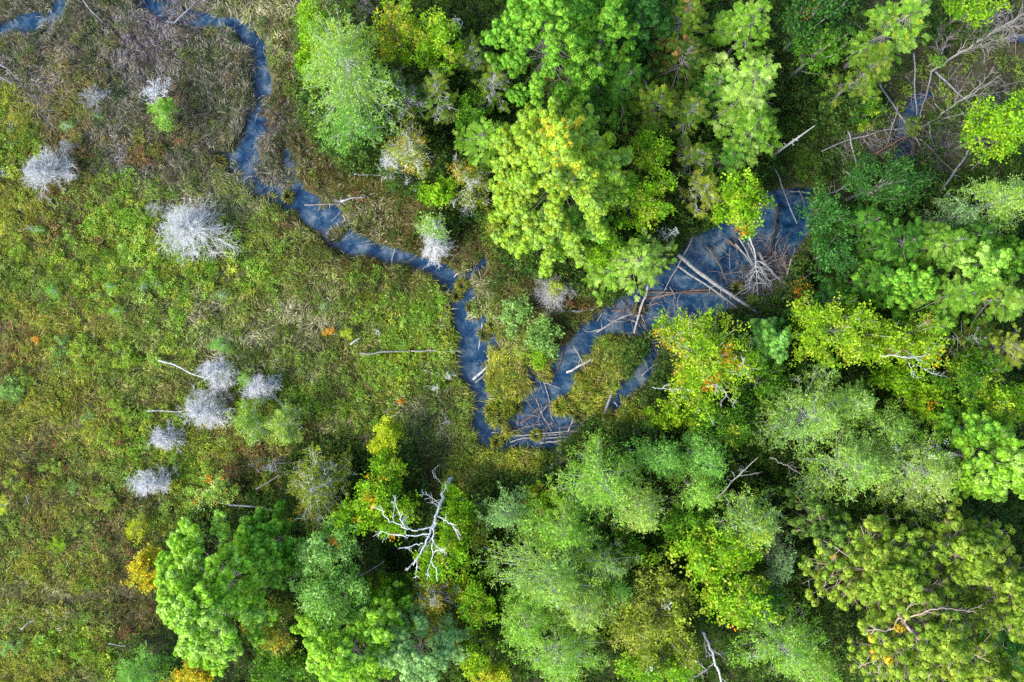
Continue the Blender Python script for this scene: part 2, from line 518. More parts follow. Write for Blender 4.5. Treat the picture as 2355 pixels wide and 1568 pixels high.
KIND = {
    # element, base size, density per m2, material
    'pine':   ('puff', .37, 17, M_NEEDLE),
    'redpine': ('puff', .47, 7.5, M_NEEDLE),
    'hemlock': ('spray', .56, 14, M_SOFT),
    'cedar':  ('spray', .50, 13, M_SOFT),
    'larch':  ('wisp', .52, 20, M_SOFT),
    'broad':  ('leaf', .31, 25, M_LEAF),
    'bigleaf': ('leaf', .39, 17, M_LEAF),
}
TREES = []          # x, y, R for the undergrowth

def tree(kind, px, py, rx, ry, H, pal, label, name, cat='tree', acc=None, bark='gray', dens=1.0, rot=0.0, twig=0.0, size=1.0,
         seed=0, group='trees of the wooded bank', gapt=0.0, lean=0.0):
    rng = np.random.default_rng(seed*7919+int(px*13+py*7))
    hc = .70*H
    X, Y, _ = at(px, py, hc)
    f = S0*(CAM_H-hc)/CAM_H
    ax, ay = rx*f, ry*f
    if H > 4.4:
        k_ = 1.22 if (py > 1050 and 600 < px < 1150) else 1.13
        ax *= k_; ay *= k_
    R = math.sqrt(ax*ay)
    gz = float(land_h(np.array([X]), np.array([Y]))[0])
    gz = max(gz, -.3)
    root = thing(name, (X, Y, gz), label, cat, group)
    TREES.append((X, Y, R, H))
    el, es, dn, mat = KIND[kind]
    ph = rng.uniform(0, 6.28, 4)
    def lobe(a):
        return 1+.13*np.sin(2*a+ph[0])+.11*np.sin(3*a+ph[1])+.08*np.sin(5*a+ph[2])+.05*np.sin(9*a+ph[3])
    con = kind in ('pine', 'hemlock', 'cedar', 'larch', 'redpine')
    cr, sr = math.cos(rot), math.sin(rot)
    def ell(v):
        v = v.copy(); x_ = v[..., 0]*ax/R; y_ = v[..., 1]*ay/R
        v[..., 0] = x_*cr-y_*sr; v[..., 1] = x_*sr+y_*cr; return v
    H1 = H
    area = math.pi*R*R
    if con:
        hb = H*(.34 if kind != 'redpine' else .5) if H > 3 else .05*H
        dens1 = dict(pine=1.5, redpine=1.5, hemlock=2.6, cedar=3.2, larch=3.0)[kind]
        n = int(18+1.35*dens1*area**.85)
        t_ = rng.uniform(0, 1, n)**(.95)
        pw = dict(pine=.62, redpine=.5, hemlock=.85, cedar=.75, larch=.7)[kind]
        a = rng.uniform(0, 2*math.pi, n) if kind != 'pine' else rng.choice(np.linspace(0, 2*math.pi, 11)+rng.normal(size=11)*.15, n)+rng.normal(size=n)*.16
        env = (1-t_)**pw*(1+.12*np.sin(t_*3.1))
        Lp = R*np.clip(env, .1, 1.1)*lobe(a)*rng.uniform(.82, 1.15, n)
        st = np.stack([np.zeros(n), np.zeros(n), hb+(H1-hb)*t_*.97], -1)
        elv = dict(pine=.30, redpine=.38, hemlock=.05, cedar=.35, larch=.22)[kind]+.35*t_
        d = np.stack([np.cos(a)*np.cos(elv), np.sin(a)*np.cos(elv), np.sin(elv)], -1)
        lf = dict(pine=-.02, redpine=.02, hemlock=-.07, cedar=.02, larch=-.02)[kind]
        P1 = grow(rng, st, d, Lp, 6, .09 if kind != 'redpine' else .2, lf)
        P1 = ell(P1)
        L1 = Lp
        P2, L2 = sprout(rng, P1, L1, 9, .18, 1.0, dict(pine=.7, redpine=.9, hemlock=.95, cedar=.8, larch=.9)[kind],
                        dict(pine=.34, redpine=.42, hemlock=.42, cedar=.36, larch=.40)[kind], 4, .14 if kind != 'redpine' else .3, lf+.02, .25 if kind != 'larch' else 1.0, .55)
        if kind == 'pine':
            m_ = int(area*1.7)+10
            k_ = np.arange(m_)+.5
            rn = np.sqrt(k_/m_); aa = k_*2.39996+rng.normal(size=m_)*.25
            lo = lobe(aa); rr2 = R*rn*lo*rng.uniform(.88, 1.06, m_)
            zc = hb+(H-hb)*(.06+.90*(1-rn**1.5))+rng.normal(size=m_)*.028*H
            out_ = np.stack([np.cos(aa+rng.normal(size=m_)*.25), np.sin(aa+rng.normal(size=m_)*.25), .10+rng.normal(size=m_)*.18], -1)
            cc_ = np.stack([rr2*np.cos(aa), rr2*np.sin(aa), zc], -1)
            Lq = rng.uniform(.95, 1.5, m_)*min(1, .45+R/6)
            P2 = grow(rng, cc_-out_*(Lq*.72)[:, None], out_, Lq*1.25, 4, .06, .0)
            P2 = ell(P2); L2 = Lq
            # limbs reach each plume
            s0 = np.stack([np.zeros(m_), np.zeros(m_), np.clip(zc-.25*rr2-.3, hb*.7, H)], -1)
            u = np.linspace(0, 1, 6)[None, :, None]
            P1 = s0[:, None]*(1-u)+P2[:, :1]*u-np.array([0, 0, 1.0])*(u*(1-u))*.25
            L1 = np.linalg.norm(P1[:, -1]-P1[:, 0], axis=1)
        rtr = .008*H+.025
        tr = np.array([[0, 0, -.3], [0, 0, .2], [.02*H*rng.normal()*.3, .02*H*rng.normal()*.3, H*.4], [0, 0, H*.75], [0, 0, H]])[None]
        rr = np.array([[1.5, 1.15, .8, .35, .04]])*rtr
    else:
        hb = H*.30
        n = int(12+1.5*area**.85)
        r_ = np.sqrt(rng.uniform(0.0, 1, n)); a = rng.uniform(0, 2*math.pi, n)
        rr_ = R*r_*lobe(a)*.93
        hz = hb+(H-hb)*(.25+.72*np.sqrt(np.clip(1-(r_*.97)**2, 0, 1)))+rng.normal(size=n)*.04*H
        end = np.stack([rr_*np.cos(a), rr_*np.sin(a), hz], -1)
        end = ell(end)
        s0 = np.stack([np.zeros(n), np.zeros(n), hb*.6+(hz-hb*.6)*rng.uniform(.15, .55, n)], -1)
        ctrl = s0*.45+end*.55+np.stack([np.zeros(n), np.zeros(n), -.08*H+rng.normal(size=n)*.02*H], -1)
        ctrl[:, :2] += rng.normal(size=(n, 2))*.06*R
        u = np.linspace(0, 1, 6)[None, :, None]
        P1 = (1-u)**2*s0[:, None]+2*u*(1-u)*ctrl[:, None]+u*u*end[:, None]
        L1 = np.linalg.norm(end-s0, axis=1)
        L1b = np.full(n, R*.75)
        P2, L2 = sprout(rng, P1, L1b, 9, .5, 1.0, .9, .45, 4, .25, .04, .9, .35)
        rtr = .009*H+.035
        tr = np.array([[0, 0, -.3], [0, 0, .2], [.03*R*rng.normal(), .03*R*rng.normal(), H*.35], [0, 0, H*.62], [0, 0, H*.86]])[None]
        rr = np.array([[1.6, 1.15, .85, .5, .08]])*rtr
    bc = np.array(BARKC[bark])
    g = Geo(); g.tubes(tr, rr, 8, bc)
    build("trunk", g, M_BARK, root)
    g = Geo(); g.tubes(tr, rr*.55, 6, bc)
    rb = (.6 if kind in ('larch', 'pine') else 1)*np.clip(L1*.012+.008, .01, .09)[:, None]*np.linspace(1, .25, 6)[None]
    g.tubes(P1, rb, 4, bc*rng.uniform(.8, 1.15, (len(P1), 1)))
    if twig > 0:
        m = rng.random(len(P2)) < twig*(.35 if kind == 'larch' and R > 2 and pal in ('gray', 'soft', 'softy') else 1)
        Pt = P2[m]
        g.tubes(Pt, np.full(len(Pt), .013)[:, None]*np.linspace(1.2, .5, 4)[None], 3, bc*rng.uniform(.8, 1.3, (len(Pt), 1)))
        P3, L3 = sprout(rng, Pt, L2[m], 4, .2, 1.0, .8, .6, 3, .3, .0, .8, .4)
        g.tubes(P3, np.full(len(P3), .010)[:, None]*np.linspace(1.1, .5, 3)[None], 3, bc*rng.uniform(.9, 1.4, (len(P3), 1)))
    build("branches", g, M_DEAD if bark in ('pale', 'white') else M_BARK, root)
    shell = area*(1.9 if con else 1.7)
    M_ = max(60, int(dn*dens*shell/(size**1.6)))
    if R < 1.6: M_ = int(M_*1.5)
    wts = L2+.02
    pos, ax_, ii = pick(rng, P2, M_, .15, 1.0, wts)
    if gapt > 0:
        nn = vnoise(pos[:, 0]+77, pos[:, 1]+pos[:, 2], .8, seed+3)
        kp = nn > gapt; pos, ax_ = pos[kp], ax_[kp]
    M_ = len(pos)
    if kind in ('broad', 'bigleaf'):
        pos = pos+rng.normal(size=pos.shape)*np.array([.22, .22, .14])*min(1, R/2.5)
        ax_ = norm(rng.normal(size=pos.shape)*np.array([1, 1, .35]))
    elif kind == 'redpine':
        m_ = len(P2); ii = rng.permutation(m_)[:min(m_, max(60, int(M_*.8)))]; pos = P2[ii, -1]; ax_ = norm(rng.normal(size=(len(ii), 3))*.3+np.array([1, 0, 0.])); sc_n = len(ii); M_ = sc_n
    elif kind == 'pine':
        an = rng.uniform(-.5, 3.64, M_); sd3 = norm(np.cross(ax_, np.array([0, 0, 1.0]))); rad_ = .30*rng.uniform(.75, 1.05, (M_, 1)); pos = pos+(sd3*np.cos(an)[:, None]+np.array([0, 0, 1.0])*np.sin(an)[:, None]*.8)*rad_; ax_ = norm(ax_*np.array([1, 1, .2])+rng.normal(size=pos.shape)*.15)
    elif kind == 'larch':
        ax_ = norm(ax_+rng.normal(size=pos.shape)*.5); pos = pos+rng.normal(size=pos.shape)*.07
    else:
        ax_ = norm(ax_+rng.normal(size=pos.shape)*.18)
    sc = es*size*rng.uniform(.72, 1.2, M_)
    if R < 1.2: sc = sc*max(.5, R/1.2)
    cc = cols_for(rng, pal, pos, R, acc)
    g = Geo(); instance(g, el, pos, ax_, sc, cc, rng, dict(spray=.35, puff=.12, ball=.25).get(el, .8))
    build("crown", g, mat, root)
    return root

def dead_bush(px, py, rx, ry, H, label, name='dead_bush', cat='dead bush', col='white', n=None, trunk=None, fine=1.0, seed=0, rot=0.0,
              group='bleached dead bushes on the marsh', leafpal=None, leafn=0, elev=.35):
    rng = np.random.default_rng(int(px*3+py*5)+seed)
    hc = .55*H; X, Y, _ = at(px, py, hc); f = S0*(CAM_H-hc)/CAM_H
    ax, ay = rx*f*1.22, ry*f*1.22; R = math.sqrt(ax*ay)
    gz = max(0, float(land_h(np.array([X]), np.array([Y]))[0]))
    root = thing(name, (X, Y, gz), label, cat, group)
    bc = np.array(BARKC[col])*rng.uniform(.82, 1.06)*np.array([1, 1, rng.uniform(.95, 1.05)])
    n = int((n or int(26+22*R))*(1.25 if fine < 1.15 and R > 1 else 1))
    t_ = rng.uniform(0, 1, n)
    a = rng.uniform(0, 6.283, n)
    L_ = R*(1-.72*t_)*rng.uniform(.72, 1.08, n)*(1+.08*np.sin(3*a+rng.uniform(0, 6))+.12*np.sin(a+rng.uniform(0, 6))+.07*np.sin(5*a+rng.uniform(0, 6)))
    st = np.stack([rng.normal(size=n)*.03*R, rng.normal(size=n)*.03*R, H*(.12+.82*t_)], -1)
    el = elev*rng.uniform(.2, 1.5, n)+.5*t_
    d = np.stack([np.cos(a)*np.cos(el), np.sin(a)*np.cos(el), np.sin(el)], -1)
    P1 = grow(rng, st, d, L_*.92, 6, .14, .01)
    c, s_ = math.cos(rot), math.sin(rot)
    x_, y_ = P1[..., 0]*ax/R, P1[..., 1]*ay/R
    P1[..., 0] = x_*c-y_*s_; P1[..., 1] = x_*s_+y_*c
    tw = .0066*fine+.0010*min(R, 2.5)
    P2, L2 = sprout(rng, P1, L_, 11 if R > 1.3 else 5, .2, .95, .75, .46, 4, .28, .02, .9, .5)
    P3, L3 = sprout(rng, P2, L2, 4, .25, 1, .6, .7, 4, .25, .02, .9, .4)
    g = Geo()
    rt = (.02*H+.015)*(.4 if H > 4.5 else .8)
    g.tubes(np.array([[[0, 0, -.25], [0, 0, H*.3], [.04*R*rng.normal(), .04*R*rng.normal(), H*.65], [0, 0, H*.97]]]),
            np.array([[1.3, 1.0, .65, .2]])*rt, 7, bc*.55)
    build("trunk", g, M_DEAD, root)
    g = Geo()
    g.tubes(np.array([[[0, 0, H*.1], [0, 0, H*.95]]]), np.array([[.4, .1]])*rt, 5, bc)
    st_in = P1.copy(); P1[:, 0, :2] *= .1
    g.tubes(P1, tw*1.15*np.linspace(1.3, .5, 6)[None]*np.ones((n, 1)), 4, bc*rng.uniform(.8, 1.1, (n, 1)))
    g.tubes(P2, tw*np.linspace(1.1, .5, 4)[None]*np.ones((len(P2), 1)), 3, bc*rng.uniform(.8, 1.15, (len(P2), 1)))
    g.tubes(P3, tw*.75*np.linspace(1.1, .5, 4)[None]*np.ones((len(P3), 1)), 3, bc*rng.uniform(.85, 1.2, (len(P3), 1)))
    build("twigs", g, M_DEAD, root)
    if leafn:
        pos, ax_, _ = pick(rng, P2, leafn, .1, .9)
        pos = pos*np.array([.5, .5, 1.0])+np.array([0, 0, .35])
        g = Geo(); instance(g, 'wisp', pos, ax_, .34*rng.uniform(.7, 1.2, leafn), cols_for(rng, leafpal, pos, R, None), rng, .8)
        build("leaves", g, M_SOFT, root)
    return root

LOGC = dict(gray=(.17, .165, .17), pale=(.225, .22, .215), brown=(.10, .075, .055), dark=(.035, .03, .028), white=(.32, .32, .32), rust=(.16, .09, .06), mud=(.11, .115, .13))

def log(pts, wpx, col, label, z=.32, z2=None, taper=.55, stubs=0, stubl=.8, name='fallen_log', cat='log', group='fallen logs in and beside the stream', root_flare=False, seed=0,
        brush=0, brushl=1.2, brusht=(.35, 1.0)):
    """a fallen trunk through the listed points; wpx is its diameter at the first point"""
    rng = np.random.default_rng(int(pts[0][0]*3+pts[0][1]*11)+seed)
    z2 = z if z2 is None else z2
    if pts[0][0] < 1080 and z >= .45: z += .3; z2 += .3
    pts = np.array(pts, float)
    seg = np.hypot(*np.diff(pts, axis=0).T); cum = np.concatenate([[0], np.cumsum(seg)]); tot = cum[-1]
    K = max(7, int(tot/12))
    u = np.linspace(0, 1, K)
    qx = np.interp(u*tot, cum, pts[:, 0]); qy = np.interp(u*tot, cum, pts[:, 1])
    r = wpx*S0*.42*(1-(1-taper)*u)
    zz = z+(z2-z)*u
    amp = min(tot*.045, 6)
    px_ = qx+amp*(vnoise(u*5+px0(rng), u*0, 1, 3)-.5); py_ = qy+amp*(vnoise(u*5+px0(rng), u*0+9, 1, 4)-.5)
    P = np.array([at(a, b_, c) for a, b_, c in zip(px_, py_, zz)])
    lh = land_h(P[:, 0], P[:, 1]); P[:, 2] = np.maximum(P[:, 2], np.maximum(lh, WATER_Z)+r*.3)
    org = P.mean(axis=0); org[2] = 0
    P = P-org
    r = r*(1+.12*(rng.random(K)-.5))
    Pc = np.concatenate([P[:1], P, P[-1:]]); rc = np.concatenate([[.001], r, [.001]])
    Pc[0] += (P[0]-P[1])*.02; Pc[-1] += (P[-1]-P[-2])*.02
    if root_flare: rc[1] *= 1.7; rc[2] *= 1.25
    bc = np.array(LOGC[col])
    cc = bc[None]*(.8+.4*vnoise(np.linspace(0, 9, K+2), np.zeros(K+2), 1, int(rng.integers(999))))[:, None]
    g = Geo(); g.tubes(Pc[None], rc[None], 9, cc[None])
    T = norm(np.gradient(P, axis=0))
    o = build(name, g, M_LOG, None, Vector(org), smooth=True)
    tag(o, label, cat, group)
    if root_flare:
        gb = Geo(); n = 9
        st = np.repeat(P[:1], n, 0); d = norm(rng.normal(size=(n, 3))*np.array([1, 1, .5])-T[0]*.6)
        B = grow(rng, st, d, rng.uniform(.4, .95, n), 5, .3, 0)
        gb.tubes(B, (r[0]*.45)*np.linspace(1, .15, 5)[None]*np.ones((n, 1)), 5, bc)
        build("root", gb, M_LOG, o)
    if stubs:
        k = rng.integers(1, K-1, stubs)
        side = norm(np.cross(T[k], np.array([0, 0, 1.0]))*np.where(rng.random(stubs) < .5, -1, 1)[:, None]+T[k]*rng.uniform(.2, .9, (stubs, 1))+rng.normal(size=(stubs, 3))*.2+np.array([0, 0, .25]))
        for j in range(stubs):
            B = grow(rng, P[k[j]:k[j]+1], side[j:j+1], np.array([rng.uniform(.3, 1)*stubl]), 4, .15, 0)
            gb = Geo(); gb.tubes(B, r[k[j]]*.42*np.linspace(1, .3, 4)[None], 5, bc*1.05)
            build("branch_stub", gb, M_LOG, o)
    if brush:
        n = brush; k = (rng.uniform(brusht[0], brusht[1], n)*(K-1)).astype(int)
        sg = np.where(rng.random(n) < .5, -1, 1)[:, None]
        d = norm(np.cross(T[k], np.array([0, 0, 1.0]))*sg+T[k]*rng.uniform(.1, .9, (n, 1))+rng.normal(size=(n, 3))*.25+np.array([0, 0, .12]))
        Lb = brushl*rng.uniform(.35, 1.1, n)
        B = grow(rng, P[k], d, Lb, 6, .14, -.01)
        B2, L2 = sprout(rng, B, Lb, 5, .25, 1, .7, .4, 4, .25, 0, .8)
        gb = Geo(); gb.tubes(P[None], (r*.5)[None], 6, bc)
        gb.tubes(B, .020*np.linspace(1.3, .4, 6)[None]*np.ones((n, 1)), 4, bc*rng.uniform(.9, 1.4, (n, 1)))
        gb.tubes(B2, .012*np.linspace(1.2, .5, 4)[None]*np.ones((len(B2), 1)), 3, bc*rng.uniform(.9, 1.5, (len(B2), 1)))
        build("dead_branches", gb, M_DEAD, o)
    return o

def px0(rng):
    return rng.uniform(0, 100)

# ------------------------------------------------------------------ trees: kind, x, y, rx, ry, height, palette, label
B_ = 'trees of the wooded bank'
# upper middle, beside the marsh
tree('larch', 795, 150, 104, 140, 13.5, 'gray', 'large pale grey-green larch at the marsh edge, the widest beside the reed strip', 'larch_tree', dens=1.35, twig=.18, bark='pale', acc=[('ygreen', .12, (-.3, -.45, .45))])
tree('larch', 812, 285, 66, 62, 8.5, 'fern', 'lower grey-green larch tucked under the south side of the widest larch', 'larch_tree', dens=1.2, twig=.1, bark='pale')
tree('broad', 722, 60, 36, 64, 8, 'leaf', 'narrow bright green leafy tree half behind the widest larch', 'leafy_tree', dens=1.2)
tree('broad', 716, 150, 28, 60, 6, 'leaf', 'low bright green bush between the reed strip and the widest larch', 'bush', 'shrub', dens=1.2)
tree('larch', 800, 346, 30, 24, 2.8, 'fern', 'small fresh green fern-like sapling at the foot of the widest larch', 'sapling', 'sapling')
tree('larch', 722, 262, 26, 26, 3.5, 'soft', 'small pale green sapling leaning from the larch toward the reeds', 'sapling', 'sapling', twig=.3, bark='white')
tree('broad', 905, 70, 52, 74, 8.5, 'yleaf', 'slender leafy tree with patches of clear yellow leaves', 'leafy_tree', dens=.9, acc=[('yellow', .55, (-.35, 0, .8))])
tree('broad', 962, 100, 52, 66, 8, 'leaf', 'leafy tree with golden leaf tips beside the clear yellow one', 'leafy_tree', dens=.9, acc=[('yellow', .6, (-.1, -.2, .35)), ('ygreen', .2, None)])
tree('broad', 1022, 96, 38, 66, 9, 'leaf', 'narrow saturated green tree next to a forked bare branch', 'leafy_tree', dens=1.1, acc=[('ygreen', .2, None)])
tree('cedar', 932, 225, 54, 58, 7, 'cedard', 'thin grey twiggy cedar standing behind the widest larch', 'cedar_tree', dens=.6, twig=.8, bark='pale')
tree('cedar', 1006, 215, 52, 62, 8, 'cedar', 'dull green cedar veiled in grey lichen twigs', 'cedar_tree', dens=.9, twig=.5, bark='pale')
tree('cedar', 1085, 130, 40, 54, 7, 'cedar', 'open grey-green cedar in the shade west of the top white pine', 'cedar_tree', dens=.7, twig=.6, bark='pale')
tree('cedar', 1135, 195, 42, 52, 7.5, 'cedar', 'sparse cedar with hanging grey twigs between two bright pines', 'cedar_tree', dens=.7, twig=.6, bark='pale')
tree('broad', 1085, 262, 44, 44, 5.5, 'leafd', 'dark low leafy tree in the gap above the lime conifer', 'leafy_tree', dens=.8)
tree('larch', 945, 352, 56, 66, 7, 'tanhalf', 'half-dead larch with yellow and tan crown beside bare grey branches', 'larch_tree', dens=1.1, twig=.7, bark='white', acc=[('ygreen', .3, (.1, .1, .6)), ('gold', .08, None)])
tree('hemlock', 1112, 322, 56, 62, 9, 'hem', 'lime green conifer against the west flank of the giant lime pine', 'conifer_tree', dens=1.3)
tree('larch', 1078, 424, 44, 62, 6, 'oliv', 'yellow-green thin sapling with grey twigs at top and foot', 'sapling', 'sapling', dens=1.2, twig=.6, bark='white', acc=[('gold', .2, None)])
tree('broad', 1010, 444, 40, 40, 4.5, 'leaf', 'round bright green bush beside the yellow-green thin sapling', 'bush', 'shrub', dens=1.3)
tree('larch', 1004, 520, 34, 34, 5.2, 'gray', 'pale lichen-green top on the white dead bush overhanging the stream', 'larch_tree', dens=.8, twig=.7, bark='white')
# top white pine and its neighbours
tree('pine', 1262, 70, 128, 132, 17, 'pined', 'tall white pine with long tufted lobes at the top edge', 'pine_tree', dens=1.25)
tree('pine', 1392, 70, 66, 92, 14, 'pined', 'darker white pine pressed against the tall pine at the top edge', 'pine_tree', dens=1.1)
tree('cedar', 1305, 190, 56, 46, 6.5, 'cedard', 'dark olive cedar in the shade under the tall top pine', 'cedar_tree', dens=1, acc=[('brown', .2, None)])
tree('pine', 1478, 40, 62, 62, 12, 'pinek', 'deep green pine above the black gap in the upper wood', 'pine_tree')
tree('cedar', 1570, 40, 70, 60, 10, 'cedar', 'olive cedar at the top edge east of the deep green pine', 'cedar_tree', dens=1.1, acc=[('rust', .1, None)])
tree('cedar', 1572, 138, 62, 74, 10, 'cedard', 'dark cedar with rusty tips on the rim of the black gap', 'cedar_tree', dens=1.1, acc=[('rust', .16, None)])
tree('hemlock', 1440, 188, 66, 54, 10, 'hemd', 'dark hemlock spreading star-like sprays beside the pale dead treetop', 'conifer_tree', dens=1.1)
tree('cedar', 1508, 245, 62, 72, 10, 'cedar', 'yellowish olive cedar northeast of the giant lime pine', 'cedar_tree', dens=1.2, acc=[('ygreen', .2, (.1, -.3, .5))])
tree('cedar', 1584, 262, 50, 60, 10, 'cedar', 'olive cedar with a pale star-shaped tip, hard against the light hemlock', 'cedar_tree', dens=1.1, twig=.3, bark='pale')
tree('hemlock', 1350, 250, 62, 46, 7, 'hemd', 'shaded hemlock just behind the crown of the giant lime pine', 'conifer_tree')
tree('hemlock', 1722, 60, 72, 66, 12, 'hem', 'fresh green hemlock at the top edge', 'conifer_tree', dens=1.2)
tree('hemlock', 1726, 190, 86, 88, 15, 'hemb', 'tall light green hemlock, palest of the upper wood', 'conifer_tree', dens=1.4)
tree('hemlock', 1722, 295, 88, 80, 11, 'hem', 'broad hemlock on the south side of the palest one', 'conifer_tree', dens=1.2, acc=[('white', .03, (.9, .1, .3))])
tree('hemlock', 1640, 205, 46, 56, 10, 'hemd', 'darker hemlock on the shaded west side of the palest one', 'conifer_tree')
tree('cedar', 1598, 362, 52, 48, 8, 'cedar', 'thin grey-twigged cedar above the maple that overhangs the pool', 'cedar_tree', dens=.8, twig=.6, bark='pale')
tree('cedar', 1612, 438, 54, 52, 8, 'oliv', 'olive-yellow cedar with a bleached tip beside the pool maple', 'cedar_tree', dens=.9, twig=.5, bark='pale')
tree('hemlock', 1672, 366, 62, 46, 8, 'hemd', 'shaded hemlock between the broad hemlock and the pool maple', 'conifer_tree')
tree('bigleaf', 1700, 462, 82, 60, 8.5, 'leaf', 'bright green maple overhanging the pool, with a few orange leaves', 'maple_tree', dens=1.5, acc=[('orange', .8, (.05, .9, .18)), ('orange', .8, (.45, -.25, .1)), ('ygreen', .15, None)])
# giant lime pine
tree('pine', 1292, 392, 158, 158, 18, 'lime', 'giant lime green white pine with yellow streaks painted as sunlight', 'pine_tree', dens=1.75, acc=[('yellow', .7, (.14, -.45, .10)), ('yellow', .35, (-.1, -.42, .22)), ('yellow', .15, (-.02, .1, .22)), ('ygreen', .22, (-.35, .1, .8))])  # yellow accents put sunlight on the crown into the needle colour
tree('pine', 1205, 460, 64, 84, 10, 'lime', 'lower lime pine under the southwest flank of the giant one', 'pine_tree', dens=1.1)
tree('pine', 1298, 520, 94, 62, 10.5, 'soft', 'soft green pine skirting the south foot of the giant one', 'pine_tree', dens=1.2)
tree('broad', 1492, 360, 52, 66, 8.5, 'leaf', 'vivid green leafy tree touching the east side of the giant pine', 'leafy_tree', dens=1.2, acc=[('ygreen', .25, None)])
tree('broad', 1462, 460, 80, 74, 9, 'leaf', 'vivid green broad leafy tree southeast of the giant pine', 'leafy_tree', dens=1.2, acc=[('ygreen', .25, None)])
tree('broad', 1345, 566, 84, 52, 8, 'leaf', 'green leafy tree below the skirt pine, nearest the grass point', 'leafy_tree', dens=1.2, acc=[('ygreen', .15, (-.6, 0, .4))])
tree('larch', 1150, 520, 32, 46, 4.5, 'oliv', 'olive yellow sapling at the southwest foot of the lime pines', 'sapling', 'sapling', dens=1.3)
tree('hemlock', 1462, 602, 84, 66, 9, 'hemb', 'feathery light green hemlock leaning over the north bank of the stream', 'conifer_tree', dens=1.4)
tree('hemlock', 1395, 628, 46, 40, 6, 'hem', 'small hemlock at the west side of the one leaning over the stream', 'conifer_tree', dens=1.2)
# point between the two channels
tree('broad', 1188, 722, 36, 52, 2.0, 'shrubb', 'blue-green low bush on the grass point between the channels', 'bush', 'shrub', dens=.8)
tree('broad', 1252, 770, 56, 44, 2.4, 'shrubb', 'spreading green bush at the water on the tip of the grass point', 'bush', 'shrub', dens=1.0)
tree('broad', 1240, 826, 26, 32, 1.6, 'leaf', 'small leafy bush trailing into the channel beside the sedge island', 'bush', 'shrub', dens=.8)
# autumn tree on the south bank and the trees around
autumn_tree = tree('broad', 1622, 836, 122, 112, 11, 'yleaf', 'large yellow-green tree with an orange corner above the sedge island', 'leafy_tree', dens=1.05, gapt=.18, twig=.05, bark='pale', acc=[('gold', .95, (-.80, -.30, .26)), ('gold', .7, (-.70, .12, .2)), ('orange', .8, (.28, -.12, .12)), ('orange', .7, (.02, .3, .1)), ('ygreen', .25, None)])
tree('broad', 1655, 975, 96, 62, 8, 'leafd', 'dark olive tree in the shade below the yellow-green tree', 'leafy_tree', dens=.9, acc=[('ygreen', .12, None)])
tree('broad', 1560, 950, 62, 46, 5, 'yleaf', 'low olive-yellow bush at the foot of the yellow-green tree', 'bush', 'shrub', dens=.9)
tree('pine', 1770, 785, 46, 44, 9, 'fern', 'soft mint green pine between the yellow-green trees', 'pine_tree', dens=1.2)
tree('broad', 1745, 880, 58, 62, 7, 'leafd', 'deep green leafy tree south of the mint green pine', 'leafy_tree', dens=.9)
tree('hemlock', 1822, 722, 24, 28, 4.2, 'hemd', 'small dark fir at the south end of the log jam', 'conifer_tree')
tree('broad', 1838, 668, 26, 28, 3.2, 'oliv', 'small bush with orange autumn leaves beside the log jam', 'bush', 'shrub', acc=[('orange', .55, None)])
# upper right
tree('bigleaf', 1872, 40, 84, 78, 12, 'leafk', 'dark broadleaf tree at the top edge left of the shaded clearing', 'leafy_tree', dens=1.3, acc=[('brown', .06, None)])
tree('bigleaf', 1878, 120, 62, 48, 11, 'leafd', 'lower dark broadleaf tree beneath its taller dark neighbour', 'leafy_tree', dens=1.0)
tree('hemlock', 2062, 56, 84, 74, 16, 'hem', 'olive hemlock at the top edge above the shaded clearing', 'conifer_tree', dens=1.3, acc=[('ygreen', .15, None)])
tree('cedar', 1988, 170, 66, 56, 13, 'cedar', 'olive cedar hanging over the west rim of the shaded clearing', 'cedar_tree', dens=1.2)
tree('broad', 1995, 262, 38, 36, 4, 'leafd', 'low yellow-green bush by the shaded fallen logs', 'bush', 'shrub', dens=1, acc=[('ygreen', .2, None)])
tree('broad', 1960, 248, 34, 34, 4, 'leafk', 'low dark bush west of the shaded fallen logs', 'bush', 'shrub')
tree('broad', 2232, 20, 78, 38, 8, 'leaf', 'bright green leafy tree at the top edge above the bluish dead tree', 'leafy_tree', dens=.8)
tree('broad', 2148, 142, 26, 20, 2.5, 'hem', 'small green bush at the lower tip of the bluish dead tree', 'bush', 'shrub', dens=.6)
tree('broad', 2106, 287, 24, 24, 2.6, 'cedar', 'small olive bush where the clearing logs cross', 'bush', 'shrub', dens=1)
tree('bigleaf', 2292, 300, 78, 76, 10, 'leaf', 'bright leafy tree on the east rim of the shaded clearing', 'leafy_tree', dens=1.1)
tree('larch', 2300, 462, 84, 66, 11, 'gray', 'pale grey-green larch below the bright clearing-rim tree', 'larch_tree', dens=1.4, twig=.2, bark='pale')
tree('larch', 2192, 500, 52, 46, 9, 'grayb', 'bluish larch on the shaded side of the pale grey-green larch', 'larch_tree', dens=1.1)
tree('broad', 2030, 424, 92, 62, 11, 'leafk', 'wide dark teal tree on the south rim of the shaded clearing', 'leafy_tree', dens=1.3)
tree('broad', 1906, 500, 60, 56, 7.5, 'teal', 'teal leafy tree on the east bank of the pool', 'leafy_tree', dens=1.2)
tree('broad', 1918, 582, 50, 60, 8, 'teal', 'dark teal tree leaning to the log jam', 'leafy_tree', dens=1.2)
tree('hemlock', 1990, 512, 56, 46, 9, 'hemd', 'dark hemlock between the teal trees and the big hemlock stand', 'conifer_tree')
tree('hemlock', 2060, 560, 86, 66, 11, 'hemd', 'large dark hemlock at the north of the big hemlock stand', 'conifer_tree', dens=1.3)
tree('hemlock', 2165, 560, 78, 60, 12, 'hem', 'broad green hemlock in the middle of the big hemlock stand', 'conifer_tree', dens=1.3)
